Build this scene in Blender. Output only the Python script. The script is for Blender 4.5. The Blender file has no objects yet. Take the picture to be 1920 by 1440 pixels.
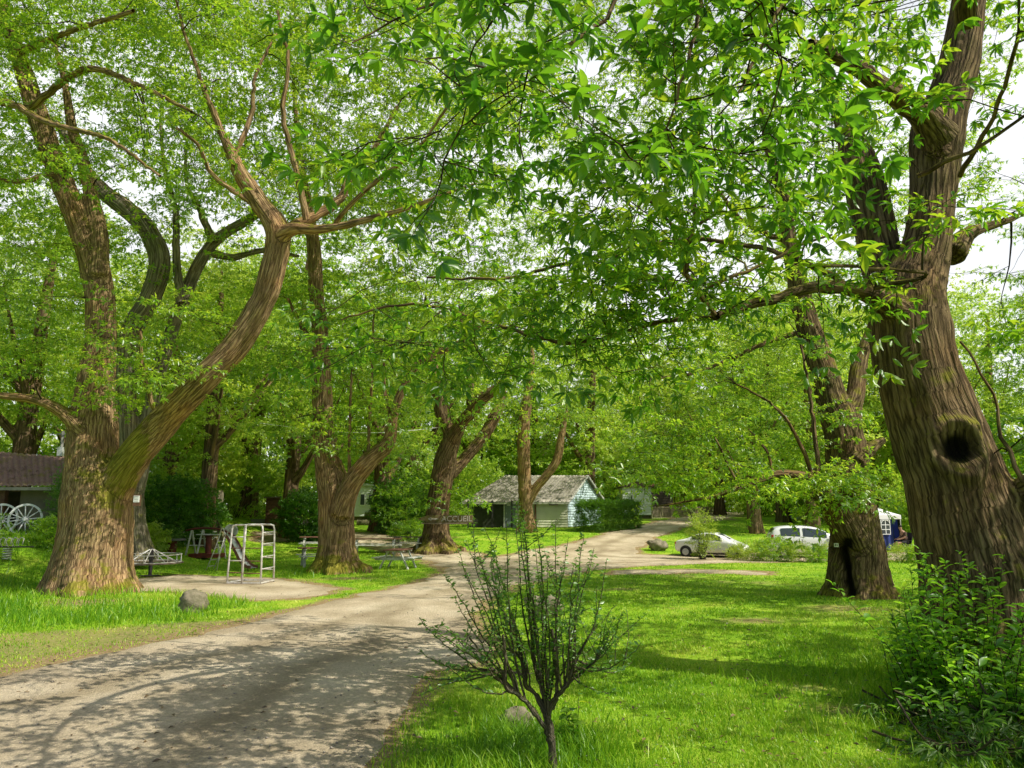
import bpy, math, random
import numpy as np
from mathutils import Vector, Matrix, kdtree
from math import sin, cos, pi, radians, tan

random.seed(7)
RNG = np.random.default_rng(11)
scene = bpy.context.scene
COL = scene.collection

# ------------------------------------------------------------------ camera
H = 2.2
F = 1440.0
TH = math.atan(235.0 / F)
cam_d = bpy.data.cameras.new("camera")
cam_d.sensor_width = 36.0
cam_d.lens = 27.0
cam_d.clip_start = 0.05
cam_d.clip_end = 2000
cam = bpy.data.objects.new("camera", cam_d)
cam.location = (0, 0, H)
cam.rotation_euler = (pi / 2 + TH, 0, 0)
COL.objects.link(cam)
scene.camera = cam


def sstep(a, b, x):
    t = np.clip((x - a) / (b - a), 0, 1)
    return t * t * (3 - 2 * t)


def hash3(ix, iy, iz):
    n = (ix * 374761393 + iy * 668265263 + iz * 2147483647 + 1013904223) & 0xFFFFFFFF
    n = ((n ^ (n >> 13)) * 1274126177) & 0xFFFFFFFF
    n = ((n ^ (n >> 16)) * 2246822519) & 0xFFFFFFFF
    return (n & 0xFFFFFF) / float(0xFFFFFF)


def vnoise(p):
    p = np.asarray(p, dtype=np.float64)
    i = np.floor(p).astype(np.int64)
    f = p - i
    f = f * f * (3 - 2 * f)
    r = 0
    for dx in (0, 1):
        for dy in (0, 1):
            for dz in (0, 1):
                w = (f[..., 0] if dx else 1 - f[..., 0]) * (f[..., 1] if dy else 1 - f[..., 1]) * (f[..., 2] if dz else 1 - f[..., 2])
                r = r + w * hash3(i[..., 0] + dx, i[..., 1] + dy, i[..., 2] + dz)
    return r * 2 - 1


def fbm(p, o=3):
    r, a = 0, 1.0
    for k in range(o):
        r = r + a * vnoise(p * (2.03 ** k) + 17.3 * k)
        a *= 0.5
    return r / 1.6


def height(X, Y):
    X = np.asarray(X, float); Y = np.asarray(Y, float)
    u = np.maximum(Y - 36, 0) / 20.0
    r = u ** 1.5
    z = 2.2 * r / (1 + r)
    left = 1.25 * sstep(-13.0, -18.0, X) * sstep(21, 29, Y)
    z = z + left * (1 - 0.5 * sstep(36, 60, Y))
    p = np.stack([X * 0.35, Y * 0.35, X * 0 + 3.3], -1)
    z = z + 0.035 * vnoise(p) * sstep(3, 8, Y)
    far = sstep(120, 220, Y)
    return z + far * 3.0 * 0


def ray(px, py):
    xc = (px - 960) / F; yc = (720 - py) / F
    return np.array([xc, cos(TH) - yc * sin(TH), sin(TH) + yc * cos(TH)])


def P(px, py, Y):
    d = ray(px, py)
    t = Y / d[1]
    return np.array([d[0] * t, Y, H + d[2] * t])


def G(px, py):
    d = ray(px, py)
    t = 2.0
    while t < 400:
        z = H + d[2] * t
        if z < float(height(d[0] * t, d[1] * t)):
            break
        t += 0.05 + t * 0.002
    return np.array([d[0] * t, d[1] * t, float(height(d[0] * t, d[1] * t))])


def ground(x, y):
    return float(height(x, y))


# ------------------------------------------------------------------ mesh helpers
def np_mesh(name, V, Fc, mat=None, attrs=None, smooth=False):
    V = np.ascontiguousarray(V, dtype=np.float32).reshape(-1, 3)
    Fc = np.ascontiguousarray(Fc, dtype=np.int32)
    k = Fc.shape[1]
    me = bpy.data.meshes.new(name)
    me.vertices.add(len(V)); me.vertices.foreach_set("co", V.ravel())
    me.loops.add(Fc.size); me.loops.foreach_set("vertex_index", Fc.ravel())
    me.polygons.add(len(Fc))
    me.polygons.foreach_set("loop_start", np.arange(0, Fc.size, k, dtype=np.int32))
    me.polygons.foreach_set("loop_total", np.full(len(Fc), k, dtype=np.int32))
    if smooth:
        me.polygons.foreach_set("use_smooth", np.ones(len(Fc), dtype=bool))
    me.update(calc_edges=True)
    for an, av in (attrs or {}).items():
        av = np.asarray(av, dtype=np.float32)
        if av.ndim == 2:
            a = me.attributes.new(an, 'FLOAT_VECTOR', 'POINT'); a.data.foreach_set("vector", av.ravel())
        else:
            a = me.attributes.new(an, 'FLOAT', 'POINT'); a.data.foreach_set("value", av.ravel())
    if mat:
        me.materials.append(mat)
    return me


def link(name, me, parent=None, loc=None):
    o = bpy.data.objects.new(name, me)
    COL.objects.link(o)
    if parent is not None:
        o.parent = parent
    if loc is not None:
        o.location = loc
    return o


def tag(o, label=None, cat=None, group=None, kind=None):
    if label: o["label"] = label
    if cat: o["category"] = cat
    if group: o["group"] = group
    if kind: o["kind"] = kind
    return o


def root(name, loc, label, cat, group=None, rz=0.0):
    o = bpy.data.objects.new(name, None)
    o.empty_display_size = 0.2
    COL.objects.link(o)
    o.location = tuple(float(c) for c in loc)
    o.rotation_euler = (0, 0, rz)
    return tag(o, label, cat, group)


def dup(r, loc, rz, label, group=None, scale=None):
    c = r.copy(); COL.objects.link(c)
    c.location = tuple(float(v) for v in loc); c.rotation_euler = (0, 0, rz)
    if scale is not None: c.scale = (scale,) * 3 if not hasattr(scale, '__len__') else scale
    c["label"] = label
    if group: c["group"] = group
    for ch in list(r.children):
        d = ch.copy(); COL.objects.link(d); d.parent = c
        for g in list(ch.children):
            e = g.copy(); COL.objects.link(e); e.parent = d
    return c


class MB:
    """small mesh builder in local coordinates"""
    def __init__(s):
        s.v = []; s.f = []

    def add(s, vs, fs):
        b = len(s.v)
        s.v += [tuple(map(float, v)) for v in vs]
        s.f += [tuple(b + i for i in f) for f in fs]
        return s

    def box(s, c, size, rz=0, rx=0, ry=0, bev=0.0):
        hx, hy, hz = [q / 2 for q in size]
        M = Matrix.Translation(Vector(c)) @ Matrix.Rotation(rz, 4, 'Z') @ Matrix.Rotation(ry, 4, 'Y') @ Matrix.Rotation(rx, 4, 'X')
        vs = [M @ Vector((x, y, z)) for x in (-hx, hx) for y in (-hy, hy) for z in (-hz, hz)]
        return s.add(vs, [(0, 1, 3, 2), (4, 6, 7, 5), (0, 4, 5, 1), (2, 3, 7, 6), (0, 2, 6, 4), (1, 5, 7, 3)])

    def bar(s, p, q, w, h=None, up=(0, 0, 1)):
        h = h or w
        p = Vector(p); q = Vector(q); d = (q - p)
        L = d.length; d.normalize()
        u = Vector(up)
        if abs(d.dot(u)) > 0.98: u = Vector((0, 1, 0))
        x = d.cross(u).normalized(); y = x.cross(d).normalized()
        vs = []
        for t in (p, q):
            for a, b in ((-1, -1), (1, -1), (1, 1), (-1, 1)):
                vs.append(t + x * a * w / 2 + y * b * h / 2)
        return s.add(vs, [(0, 3, 2, 1), (4, 5, 6, 7), (0, 1, 5, 4), (1, 2, 6, 5), (2, 3, 7, 6), (3, 0, 4, 7)])

    def tube(s, pts, r, n=8, closed=False):
        pts = [Vector(p) for p in pts]
        m = len(pts)
        rr = r if hasattr(r, '__len__') else [r] * m
        x = None; vs = []
        for i, p in enumerate(pts):
            if closed:
                d = (pts[(i + 1) % m] - pts[i - 1]).normalized()
            else:
                d = (pts[min(i + 1, m - 1)] - pts[max(i - 1, 0)]).normalized()
            if x is None:
                a = Vector((0, 0, 1)) if abs(d.z) < 0.9 else Vector((1, 0, 0))
                x = d.cross(a).normalized()
            x = (x - d * x.dot(d)).normalized(); y = d.cross(x)
            for k in range(n):
                t = 2 * pi * k / n
                vs.append(p + (x * cos(t) + y * sin(t)) * rr[i])
        fs = []
        for i in range(m if closed else m - 1):
            j = (i + 1) % m
            for k in range(n):
                fs.append((i * n + k, i * n + (k + 1) % n, j * n + (k + 1) % n, j * n + k))
        if not closed:
            fs.append(tuple(range(n - 1, -1, -1))); fs.append(tuple((m - 1) * n + k for k in range(n)))
        return s.add(vs, fs)

    def lathe(s, prof, c=(0, 0, 0), n=24, axis='Z', caps=True):
        vs = []
        for r, z in prof:
            for k in range(n):
                t = 2 * pi * k / n
                v = (r * cos(t), r * sin(t), z)
                if axis == 'Y': v = (v[0], v[2], v[1])
                if axis == 'X': v = (v[2], v[0], v[1])
                vs.append((v[0] + c[0], v[1] + c[1], v[2] + c[2]))
        fs = []
        for i in range(len(prof) - 1):
            for k in range(n):
                fs.append((i * n + k, i * n + (k + 1) % n, (i + 1) * n + (k + 1) % n, (i + 1) * n + k))
        if caps: fs.append(tuple(range(n - 1, -1, -1))); fs.append(tuple((len(prof) - 1) * n + k for k in range(n)))
        return s.add(vs, fs)

    def prism(s, poly, y0, y1):
        """poly in x,z extruded along y"""
        n = len(poly)
        vs = [(x, y0, z) for x, z in poly] + [(x, y1, z) for x, z in poly]
        fs = [tuple(range(n - 1, -1, -1)), tuple(range(n, 2 * n))] + [(i, (i + 1) % n, n + (i + 1) % n, n + i) for i in range(n)]
        return s.add(vs, fs)

    def quad(s, a, b, c, d):
        return s.add([a, b, c, d], [(0, 1, 2, 3)])

    def build(s, name, mat, parent=None, smooth=False, bevel=0.0, loc=None):
        me = bpy.data.meshes.new(name)
        me.from_pydata(s.v, [], s.f)
        me.validate()
        me.update()
        if smooth:
            me.polygons.foreach_set("use_smooth", [True] * len(me.polygons))
        me.materials.append(mat)
        o = link(name, me, parent, loc)
        if bevel:
            b = o.modifiers.new("bevel", 'BEVEL'); b.width = bevel; b.segments = 2; b.limit_method = 'ANGLE'
        return o


# ------------------------------------------------------------------ materials
def nodes(name):
    m = bpy.data.materials.new(name); m.use_nodes = True
    nt = m.node_tree; nt.nodes.clear()
    return m, nt, nt.nodes, nt.links


def nn(N, t, **kw):
    n = N.new(t)
    for k, v in kw.items():
        if k.startswith('i_'):
            key = k[2:]
            key = int(key) if key.isdigit() else key.replace('_', ' ')
            n.inputs[key].default_value = v
        else:
            setattr(n, k, v)
    return n


def ramp(N, pts, interp='LINEAR'):
    r = N.new('ShaderNodeValToRGB'); r.color_ramp.interpolation = interp
    e = r.color_ramp.elements
    while len(e) < len(pts): e.new(0.5)
    for i, (p, c) in enumerate(pts):
        e[i].position = p; e[i].color = (*c, 1) if len(c) == 3 else c
    return r


def mix(N, L, fac, a, b, blend='MIX'):
    m = N.new('ShaderNodeMix'); m.data_type = 'RGBA'; m.blend_type = blend
    for sock, v in ((m.inputs[0], fac), (m.inputs[6], a), (m.inputs[7], b)):
        if isinstance(v, (int, float)): sock.default_value = v
        elif isinstance(v, tuple): sock.default_value = (*v, 1)
        else: L.new(v, sock)
    return m.outputs[2]


def math_n(N, L, op, a, b=0.0, clamp=False):
    m = N.new('ShaderNodeMath'); m.operation = op; m.use_clamp = clamp
    for i, v in enumerate((a, b)):
        if isinstance(v, (int, float)): m.inputs[i].default_value = v
        else: L.new(v, m.inputs[i])
    return m.outputs[0]


def simple(name, c, rough=0.6, var=0.25, scale=6.0, metal=0.0, bump=0.1, c2=None, spec=0.4):
    """painted / plain stuff with dirt variation"""
    m, nt, N, L = nodes(name)
    out = nn(N, 'ShaderNodeOutputMaterial'); b = nn(N, 'ShaderNodeBsdfPrincipled')
    tc = nn(N, 'ShaderNodeTexCoord')
    n1 = nn(N, 'ShaderNodeTexNoise', i_Scale=scale, i_Detail=6.0, i_Roughness=0.65)
    L.new(tc.outputs['Object'], n1.inputs['Vector'])
    dark = tuple(x * (1 - var) for x in c) if c2 is None else c2
    r = ramp(N, [(0.35, dark), (0.65, c)])
    L.new(n1.outputs[0], r.inputs[0]); L.new(r.outputs[0], b.inputs['Base Color'])
    b.inputs['Roughness'].default_value = rough; b.inputs['Metallic'].default_value = metal
    b.inputs['Specular IOR Level'].default_value = spec
    if bump:
        bp = nn(N, 'ShaderNodeBump', i_Strength=bump, i_Distance=0.02)
        n2 = nn(N, 'ShaderNodeTexNoise', i_Scale=scale * 8, i_Detail=4.0)
        L.new(tc.outputs['Object'], n2.inputs['Vector'])
        L.new(n2.outputs[0], bp.inputs['Height']); L.new(bp.outputs[0], b.inputs['Normal'])
    L.new(b.outputs[0], out.inputs[0])
    return m


def bark_mat(name, dark, mid, light, moss=0.5, fscale=9.0, mosscol=(0.34, 0.33, 0.03)):
    m, nt, N, L = nodes(name)
    out = nn(N, 'ShaderNodeOutputMaterial'); b = nn(N, 'ShaderNodeBsdfPrincipled')
    at = nn(N, 'ShaderNodeAttribute', attribute_name='bk')
    mp = nn(N, 'ShaderNodeMapping'); mp.inputs['Scale'].default_value = (1, 1, 0.10)
    L.new(at.outputs['Vector'], mp.inputs['Vector'])
    n1 = nn(N, 'ShaderNodeTexNoise', i_Scale=fscale, i_Detail=3.0, i_Roughness=0.55, i_Distortion=0.25)
    L.new(mp.outputs[0], n1.inputs['Vector'])
    # ridged fissures: |n-0.5|
    ab = math_n(N, L, 'ABSOLUTE', math_n(N, L, 'SUBTRACT', n1.outputs[0], 0.5))
    rid = math_n(N, L, 'MULTIPLY', ab, 8.0, clamp=True)
    mp2 = nn(N, 'ShaderNodeMapping'); mp2.inputs['Scale'].default_value = (1, 1, 0.35)
    L.new(at.outputs['Vector'], mp2.inputs['Vector'])
    n2 = nn(N, 'ShaderNodeTexNoise', i_Scale=fscale * 3.2, i_Detail=4.0, i_Roughness=0.7)
    L.new(mp2.outputs[0], n2.inputs['Vector'])
    mp5 = nn(N, 'ShaderNodeMapping'); mp5.inputs['Scale'].default_value = (1, 1, 0.07); mp5.inputs['Location'].default_value = (3, 1, 2)
    L.new(at.outputs['Vector'], mp5.inputs['Vector'])
    n5 = nn(N, 'ShaderNodeTexNoise', i_Scale=fscale * 2.3, i_Detail=4.0, i_Roughness=0.65); L.new(mp5.outputs[0], n5.inputs['Vector'])
    fi = math_n(N, L, 'MULTIPLY', math_n(N, L, 'SUBTRACT', n5.outputs[0], 0.34), 3.4, clamp=True)
    mp6 = nn(N, 'ShaderNodeMapping'); mp6.inputs['Scale'].default_value = (1, 1, 0.062)
    nd = nn(N, 'ShaderNodeTexNoise', i_Scale=fscale * 0.5, i_Detail=2.0); L.new(mp6.outputs[0], nd.inputs['Vector'])
    L.new(at.outputs['Vector'], mp6.inputs['Vector'])
    va = nn(N, 'ShaderNodeVectorMath', operation='MULTIPLY_ADD'); L.new(nd.outputs['Color'], va.inputs[0]); va.inputs[1].default_value = (0.16, 0.16, 0.05); L.new(mp6.outputs[0], va.inputs[2])
    vr = nn(N, 'ShaderNodeTexVoronoi', feature='DISTANCE_TO_EDGE', i_Scale=fscale * 0.95); L.new(va.outputs[0], vr.inputs['Vector'])
    cr_ = math_n(N, L, 'MULTIPLY', vr.outputs['Distance'], 4.6, clamp=True)
    hsum = math_n(N, L, 'ADD', math_n(N, L, 'MULTIPLY', rid, 0.30), math_n(N, L, 'MULTIPLY', n2.outputs[0], 0.36))
    hsum = math_n(N, L, 'ADD', hsum, math_n(N, L, 'MULTIPLY', fi, 0.28))
    hsum = math_n(N, L, 'ADD', hsum, math_n(N, L, 'MULTIPLY', cr_, 0.5))
    r = ramp(N, [(0.12, dark), (0.5, mid), (0.95, light)])
    L.new(math_n(N, L, 'MULTIPLY', hsum, 0.72), r.inputs[0])
    col = r.outputs[0]
    tc = nn(N, 'ShaderNodeTexCoord')
    n3 = nn(N, 'ShaderNodeTexNoise', i_Scale=0.9, i_Detail=4.0, i_Roughness=0.6)
    L.new(tc.outputs['Object'], n3.inputs['Vector'])
    # large patches of grey lichen and warm red-brown
    r2 = ramp(N, [(0.35, (0.75, 0.80, 0.72)), (0.5, (1, 1, 1)), (0.68, (1.12, 0.98, 0.86))])
    L.new(n3.outputs[0], r2.inputs[0])
    col = mix(N, L, 1.0, col, r2.outputs[0], 'MULTIPLY')
    # moss on upper sides
    ge = nn(N, 'ShaderNodeNewGeometry')
    sx = nn(N, 'ShaderNodeSeparateXYZ'); L.new(ge.outputs['Normal'], sx.inputs[0])
    n4 = nn(N, 'ShaderNodeTexNoise', i_Scale=3.0, i_Detail=6.0, i_Roughness=0.7)
    L.new(tc.outputs['Object'], n4.inputs['Vector'])
    ma = nn(N, 'ShaderNodeAttribute', attribute_name='ms')
    mv = math_n(N, L, 'ADD', math_n(N, L, 'MULTIPLY', sx.outputs[2], 0.9), math_n(N, L, 'MULTIPLY', math_n(N, L, 'SUBTRACT', n4.outputs[0], 0.5), 3.4))
    mv = math_n(N, L, 'ADD', mv, ma.outputs['Fac'])
    mv = math_n(N, L, 'MULTIPLY', math_n(N, L, 'SUBTRACT', mv, 0.35), 2.2, clamp=True)
    mv = math_n(N, L, 'MULTIPLY', mv, moss)
    mc = mix(N, L, math_n(N, L, 'MULTIPLY', hsum, 0.72), tuple(x * 0.12 for x in mosscol), mosscol)
    col = mix(N, L, mv, col, mc)
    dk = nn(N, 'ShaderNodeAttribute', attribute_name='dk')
    col = mix(N, L, dk.outputs['Fac'], col, (0.006, 0.005, 0.004))  # shade inside knots and hollows painted into the bark colour
    L.new(col, b.inputs['Base Color'])
    b.inputs['Roughness'].default_value = 0.95; b.inputs['Specular IOR Level'].default_value = 0.1
    bp = nn(N, 'ShaderNodeBump', i_Strength=1.0, i_Distance=0.035)
    L.new(hsum, bp.inputs['Height']); L.new(bp.outputs[0], b.inputs['Normal'])
    L.new(b.outputs[0], out.inputs[0])
    return m


def leaf_mat(name, cols, trans, gloss=0.06, tf=0.5, rough=0.4):
    """cols: ramp over per-leaf value 'lv'; trans: ramp of the light passing through"""
    m, nt, N, L = nodes(name)
    out = nn(N, 'ShaderNodeOutputMaterial')
    at = nn(N, 'ShaderNodeAttribute', attribute_name='lv')
    r1 = ramp(N, [(i / (len(cols) - 1), c) for i, c in enumerate(cols)])
    r2 = ramp(N, [(i / (len(trans) - 1), c) for i, c in enumerate(trans)])
    L.new(at.outputs['Fac'], r1.inputs[0]); L.new(at.outputs['Fac'], r2.inputs[0])
    d = nn(N, 'ShaderNodeBsdfDiffuse'); t = nn(N, 'ShaderNodeBsdfTranslucent')
    L.new(r1.outputs[0], d.inputs[0]); L.new(r2.outputs[0], t.inputs[0])
    ms = nn(N, 'ShaderNodeMixShader'); ms.inputs[0].default_value = tf
    L.new(d.outputs[0], ms.inputs[1]); L.new(t.outputs[0], ms.inputs[2])
    g = nn(N, 'ShaderNodeBsdfGlossy'); g.inputs['Roughness'].default_value = rough
    g.inputs[0].default_value = (1, 1, 1, 1)
    m2 = nn(N, 'ShaderNodeMixShader'); m2.inputs[0].default_value = gloss
    L.new(ms.outputs[0], m2.inputs[1]); L.new(g.outputs[0], m2.inputs[2])
    L.new(m2.outputs[0], out.inputs[0])
    return m


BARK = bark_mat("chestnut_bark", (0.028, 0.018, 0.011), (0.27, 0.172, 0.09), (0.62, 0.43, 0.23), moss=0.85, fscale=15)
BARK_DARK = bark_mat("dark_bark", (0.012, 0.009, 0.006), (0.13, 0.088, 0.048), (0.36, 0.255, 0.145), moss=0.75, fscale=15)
BARK_FAR = bark_mat("far_bark", (0.03, 0.02, 0.013), (0.15, 0.10, 0.06), (0.32, 0.22, 0.13), moss=0.6, fscale=5)
TWIG = bark_mat("twig_bark", (0.016, 0.012, 0.008), (0.06, 0.045, 0.028), (0.15, 0.12, 0.08), moss=0.35, fscale=20)
BARK_SHRUB = bark_mat("shrub_bark", (0.05, 0.045, 0.03), (0.14, 0.12, 0.08), (0.26, 0.23, 0.17), moss=0.4, fscale=40)
BARK_PALE = bark_mat("pale_bark", (0.04, 0.035, 0.025), (0.20, 0.17, 0.12), (0.42, 0.36, 0.26), moss=0.7, fscale=9)

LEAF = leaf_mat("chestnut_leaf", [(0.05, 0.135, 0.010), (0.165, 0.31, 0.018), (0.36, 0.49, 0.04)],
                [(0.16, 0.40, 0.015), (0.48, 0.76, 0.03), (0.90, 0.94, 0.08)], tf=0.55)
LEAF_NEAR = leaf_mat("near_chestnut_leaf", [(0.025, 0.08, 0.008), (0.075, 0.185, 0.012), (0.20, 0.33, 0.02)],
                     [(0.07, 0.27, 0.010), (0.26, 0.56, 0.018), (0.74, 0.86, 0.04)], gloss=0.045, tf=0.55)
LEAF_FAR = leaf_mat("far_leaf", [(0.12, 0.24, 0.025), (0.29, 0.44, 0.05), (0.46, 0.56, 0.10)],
                    [(0.32, 0.56, 0.03), (0.64, 0.86, 0.08), (0.92, 0.95, 0.16)], tf=0.55)  # paler than the near leaves, distance haze put into the colour
LEAF_DARK = leaf_mat("laurel_leaf", [(0.035, 0.10, 0.010), (0.08, 0.20, 0.016), (0.17, 0.31, 0.03)],
                     [(0.06, 0.20, 0.01), (0.14, 0.36, 0.015), (0.30, 0.52, 0.02)], gloss=0.04, tf=0.4, rough=0.4)
LEAF_LIME = leaf_mat("lime_leaf", [(0.17, 0.27, 0.02), (0.29, 0.40, 0.035), (0.42, 0.48, 0.06)],
                     [(0.40, 0.58, 0.03), (0.62, 0.78, 0.06), (0.78, 0.86, 0.1)], tf=0.5)
LEAF_SHRUB = leaf_mat("shrub_leaf", [(0.05, 0.13, 0.015), (0.11, 0.24, 0.03), (0.20, 0.34, 0.05)],
                      [(0.10, 0.30, 0.015), (0.22, 0.46, 0.03), (0.38, 0.60, 0.05)], tf=0.4)
LEAF_SUCKER = leaf_mat("sucker_leaf", [(0.06, 0.17, 0.012), (0.12, 0.29, 0.018), (0.24, 0.42, 0.03)],
                       [(0.16, 0.46, 0.015), (0.34, 0.72, 0.03), (0.6, 0.88, 0.05)], gloss=0.05)
LEAF_DRY = leaf_mat("dry_leaf", [(0.06, 0.04, 0.02), (0.16, 0.10, 0.045), (0.30, 0.20, 0.09)],
                    [(0.10, 0.06, 0.02), (0.2, 0.12, 0.04), (0.3, 0.2, 0.08)], tf=0.2)
LEAF_CUT = leaf_mat("wilted_leaf", [(0.04, 0.10, 0.014), (0.09, 0.19, 0.022), (0.17, 0.27, 0.045)],
                    [(0.06, 0.22, 0.02), (0.14, 0.38, 0.03), (0.26, 0.46, 0.05)], tf=0.4, gloss=0.03)
GRASSM = leaf_mat("grass_blade", [(0.10, 0.25, 0.012), (0.31, 0.52, 0.02), (0.66, 0.68, 0.12)],
                  [(0.20, 0.46, 0.012), (0.42, 0.68, 0.02), (0.66, 0.70, 0.08)], gloss=0.02, tf=0.35)

WHITE_PAINT = simple("white_paint", (0.88, 0.88, 0.86), 0.45, 0.12, 9.0)
WHITE_METAL = simple("white_metal", (0.74, 0.74, 0.74), 0.4, 0.18, 9.0, c2=(0.42, 0.36, 0.29))
WHITE_WOOD = simple("white_wood", (0.70, 0.69, 0.63), 0.7, 0.35, 8.0, bump=0.3)
RED_WOOD = simple("red_wood", (0.30, 0.13, 0.09), 0.65, 0.4, 8.0, bump=0.3)
RED_PAINT = simple("red_paint", (0.17, 0.03, 0.02), 0.5, 0.5, 8.0)
DARK_METAL = simple("dark_metal", (0.045, 0.04, 0.04), 0.5, 0.4, 12.0)
RUST = simple("rusty_metal", (0.20, 0.09, 0.05), 0.7, 0.5, 14.0, bump=0.3)
STEEL = simple("slide_steel", (0.62, 0.64, 0.66), 0.32, 0.2, 4.0, metal=0.6)
BROWN_WOOD = simple("brown_wood", (0.17, 0.085, 0.045), 0.75, 0.5, 7.0, bump=0.3)
OLD_WOOD = simple("old_wood", (0.20, 0.16, 0.11), 0.85, 0.5, 9.0, bump=0.4)
STONE = simple("boulder_stone", (0.30, 0.25, 0.18), 0.9, 0.5, 5.0, bump=0.6, c2=(0.12, 0.115, 0.06))
CONCRETE = simple("concrete", (0.34, 0.33, 0.30), 0.9, 0.3, 4.0, bump=0.3)
GREY_STONE = simple("grey_stone", (0.20, 0.22, 0.21), 0.9, 0.3, 6.0, bump=0.3)
LETTER = simple("letter_paint", (0.48, 0.46, 0.40), 0.6, 0.5, 20.0, bump=0)
BLACK = simple("black_paint", (0.015, 0.015, 0.015), 0.5, 0.2, 10.0)


# ------------------------------------------------------------------ world and sun
SUN_AZ = math.atan2(0.90, -0.42)      # measured from +Y towards +X
SUN_EL = radians(50)
w = bpy.data.worlds.new("World"); scene.world = w; w.use_nodes = True
N = w.node_tree.nodes; L = w.node_tree.links; N.clear()
wo = nn(N, 'ShaderNodeOutputWorld'); bg = nn(N, 'ShaderNodeBackground'); bg.inputs[1].default_value = 0.12
sky = nn(N, 'ShaderNodeTexSky'); sky.sky_type = 'NISHITA'; sky.sun_disc = False
sky.sun_elevation = SUN_EL; sky.sun_rotation = SUN_AZ; sky.dust_density = 2.5; sky.air_density = 1.0
tc = nn(N, 'ShaderNodeTexCoord')
cn = nn(N, 'ShaderNodeTexNoise', i_Scale=2.3, i_Detail=7.0, i_Roughness=0.6)
mpw = nn(N, 'ShaderNodeMapping'); mpw.inputs['Scale'].default_value = (1, 1, 2.5)
L.new(tc.outputs['Generated'], mpw.inputs[0]); L.new(mpw.outputs[0], cn.inputs['Vector'])
cr = ramp(N, [(0.30, (0.8,) * 3), (0.5, (1,) * 3)])
L.new(cn.outputs[0], cr.inputs[0])
sz = nn(N, 'ShaderNodeSeparateXYZ'); L.new(tc.outputs['Generated'], sz.inputs[0])
hz_ = math_n(N, L, 'MULTIPLY', math_n(N, L, 'SUBTRACT', 0.72, sz.outputs[2]), 4.5, clamp=True)   # haze, thinning out towards the zenith
bank = math_n(N, L, 'MULTIPLY', math_n(N, L, 'ADD', sz.outputs[1], 0.0), 2.6, clamp=True)   # white sky limited to the view side, so the unseen half fills shadows less
hz_ = math_n(N, L, 'MULTIPLY', hz_, bank)
skc = mix(N, L, math_n(N, L, 'MULTIPLY', cr.outputs[0], hz_), sky.outputs[0], (9.6, 9.8, 10.0))
L.new(skc, bg.inputs[0]); L.new(bg.outputs[0], wo.inputs[0])

sd = bpy.data.lights.new("sun", 'SUN'); sd.energy = 5.0; sd.angle = radians(0.4); sd.color = (1.0, 0.955, 0.83)
so = bpy.data.objects.new("sun", sd); COL.objects.link(so)
to_sun = Vector((sin(SUN_AZ) * cos(SUN_EL), cos(SUN_AZ) * cos(SUN_EL), sin(SUN_EL)))
so.rotation_euler = to_sun.to_track_quat('Z', 'Y').to_euler()
so.location = (30, -10, 40)

# ------------------------------------------------------------------ road outlines (image guided, solved onto the terrain)
def gpoly(pts):
    return np.array([G(*p)[:2] for p in pts])


ROAD = gpoly([(-700, 1480), (-700, 1330), (-300, 1300), (0, 1270), (180, 1228), (330, 1200), (450, 1172), (600, 1135), (700, 1112), (780, 1096),
              (850, 1070), (900, 1048), (980, 1034), (1060, 1022), (1130, 1004), (1200, 986), (1270, 971), (1325, 963), (1380, 959.5), (1480, 957.5),
              (1480, 961), (1400, 965), (1345, 975), (1275, 990), (1225, 1010), (1195, 1028), (1190, 1040), (1300, 1042), (1460, 1038), (1700, 1036),
              (1900, 1034), (1900, 1050), (1700, 1050), (1440, 1054), (1300, 1057), (1130, 1066), (1060, 1078), (960, 1100), (905, 1130), (885, 1162), (900, 1190), (930, 1218),
              (900, 1243), (803, 1260), (777, 1313), (737, 1353), (705, 1440), (660, 1640), (300, 2200), (-700, 2200)])
PLAY = gpoly([(225, 1090), (330, 1079), (440, 1083), (520, 1084), (590, 1096), (640, 1106), (600, 1115), (560, 1122), (480, 1125), (330, 1110), (240, 1106)])
PATH = gpoly([(480, 998), (600, 996), (700, 1000), (800, 1016), (900, 1040), (930, 1062), (850, 1074), (800, 1052), (700, 1026), (600, 1012), (480, 1014)])
STRIP = gpoly([(1150, 1070), (1300, 1068), (1430, 1072), (1440, 1078), (1300, 1074), (1150, 1078)])


def sdist(X, Y, poly):
    """signed distance, negative inside"""
    a = poly; b = np.roll(poly, -1, axis=0)
    dmin = np.full(X.shape, 1e9); inside = np.zeros(X.shape, bool)
    for (ax, ay), (bx, by) in zip(a, b):
        ex, ey = bx - ax, by - ay
        l2 = ex * ex + ey * ey + 1e-12
        t = np.clip(((X - ax) * ex + (Y - ay) * ey) / l2, 0, 1)
        dmin = np.minimum(dmin, (X - ax - t * ex) ** 2 + (Y - ay - t * ey) ** 2)
        c = ((ay > Y) != (by > Y)) & (X < ex * (Y - ay) / (ey if abs(ey) > 1e-12 else 1e-12) + ax)
        inside ^= c
    d = np.sqrt(dmin)
    return np.where(inside, -d, d)


def wob(X, Y, a=0.22):
    p = np.stack([X * 1.3, Y * 1.3, X * 0 + 9.1], -1)
    return a * fbm(p, 3) * np.clip(Y / 14, 0.5, 2)


def bare(X, Y):
    """0 = turf, 1 = bare earth; distance to gravel plus worn patches"""
    d = np.minimum.reduce([sdist(X, Y, q) for q in (ROAD, PLAY, PATH, STRIP)])
    return d


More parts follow.
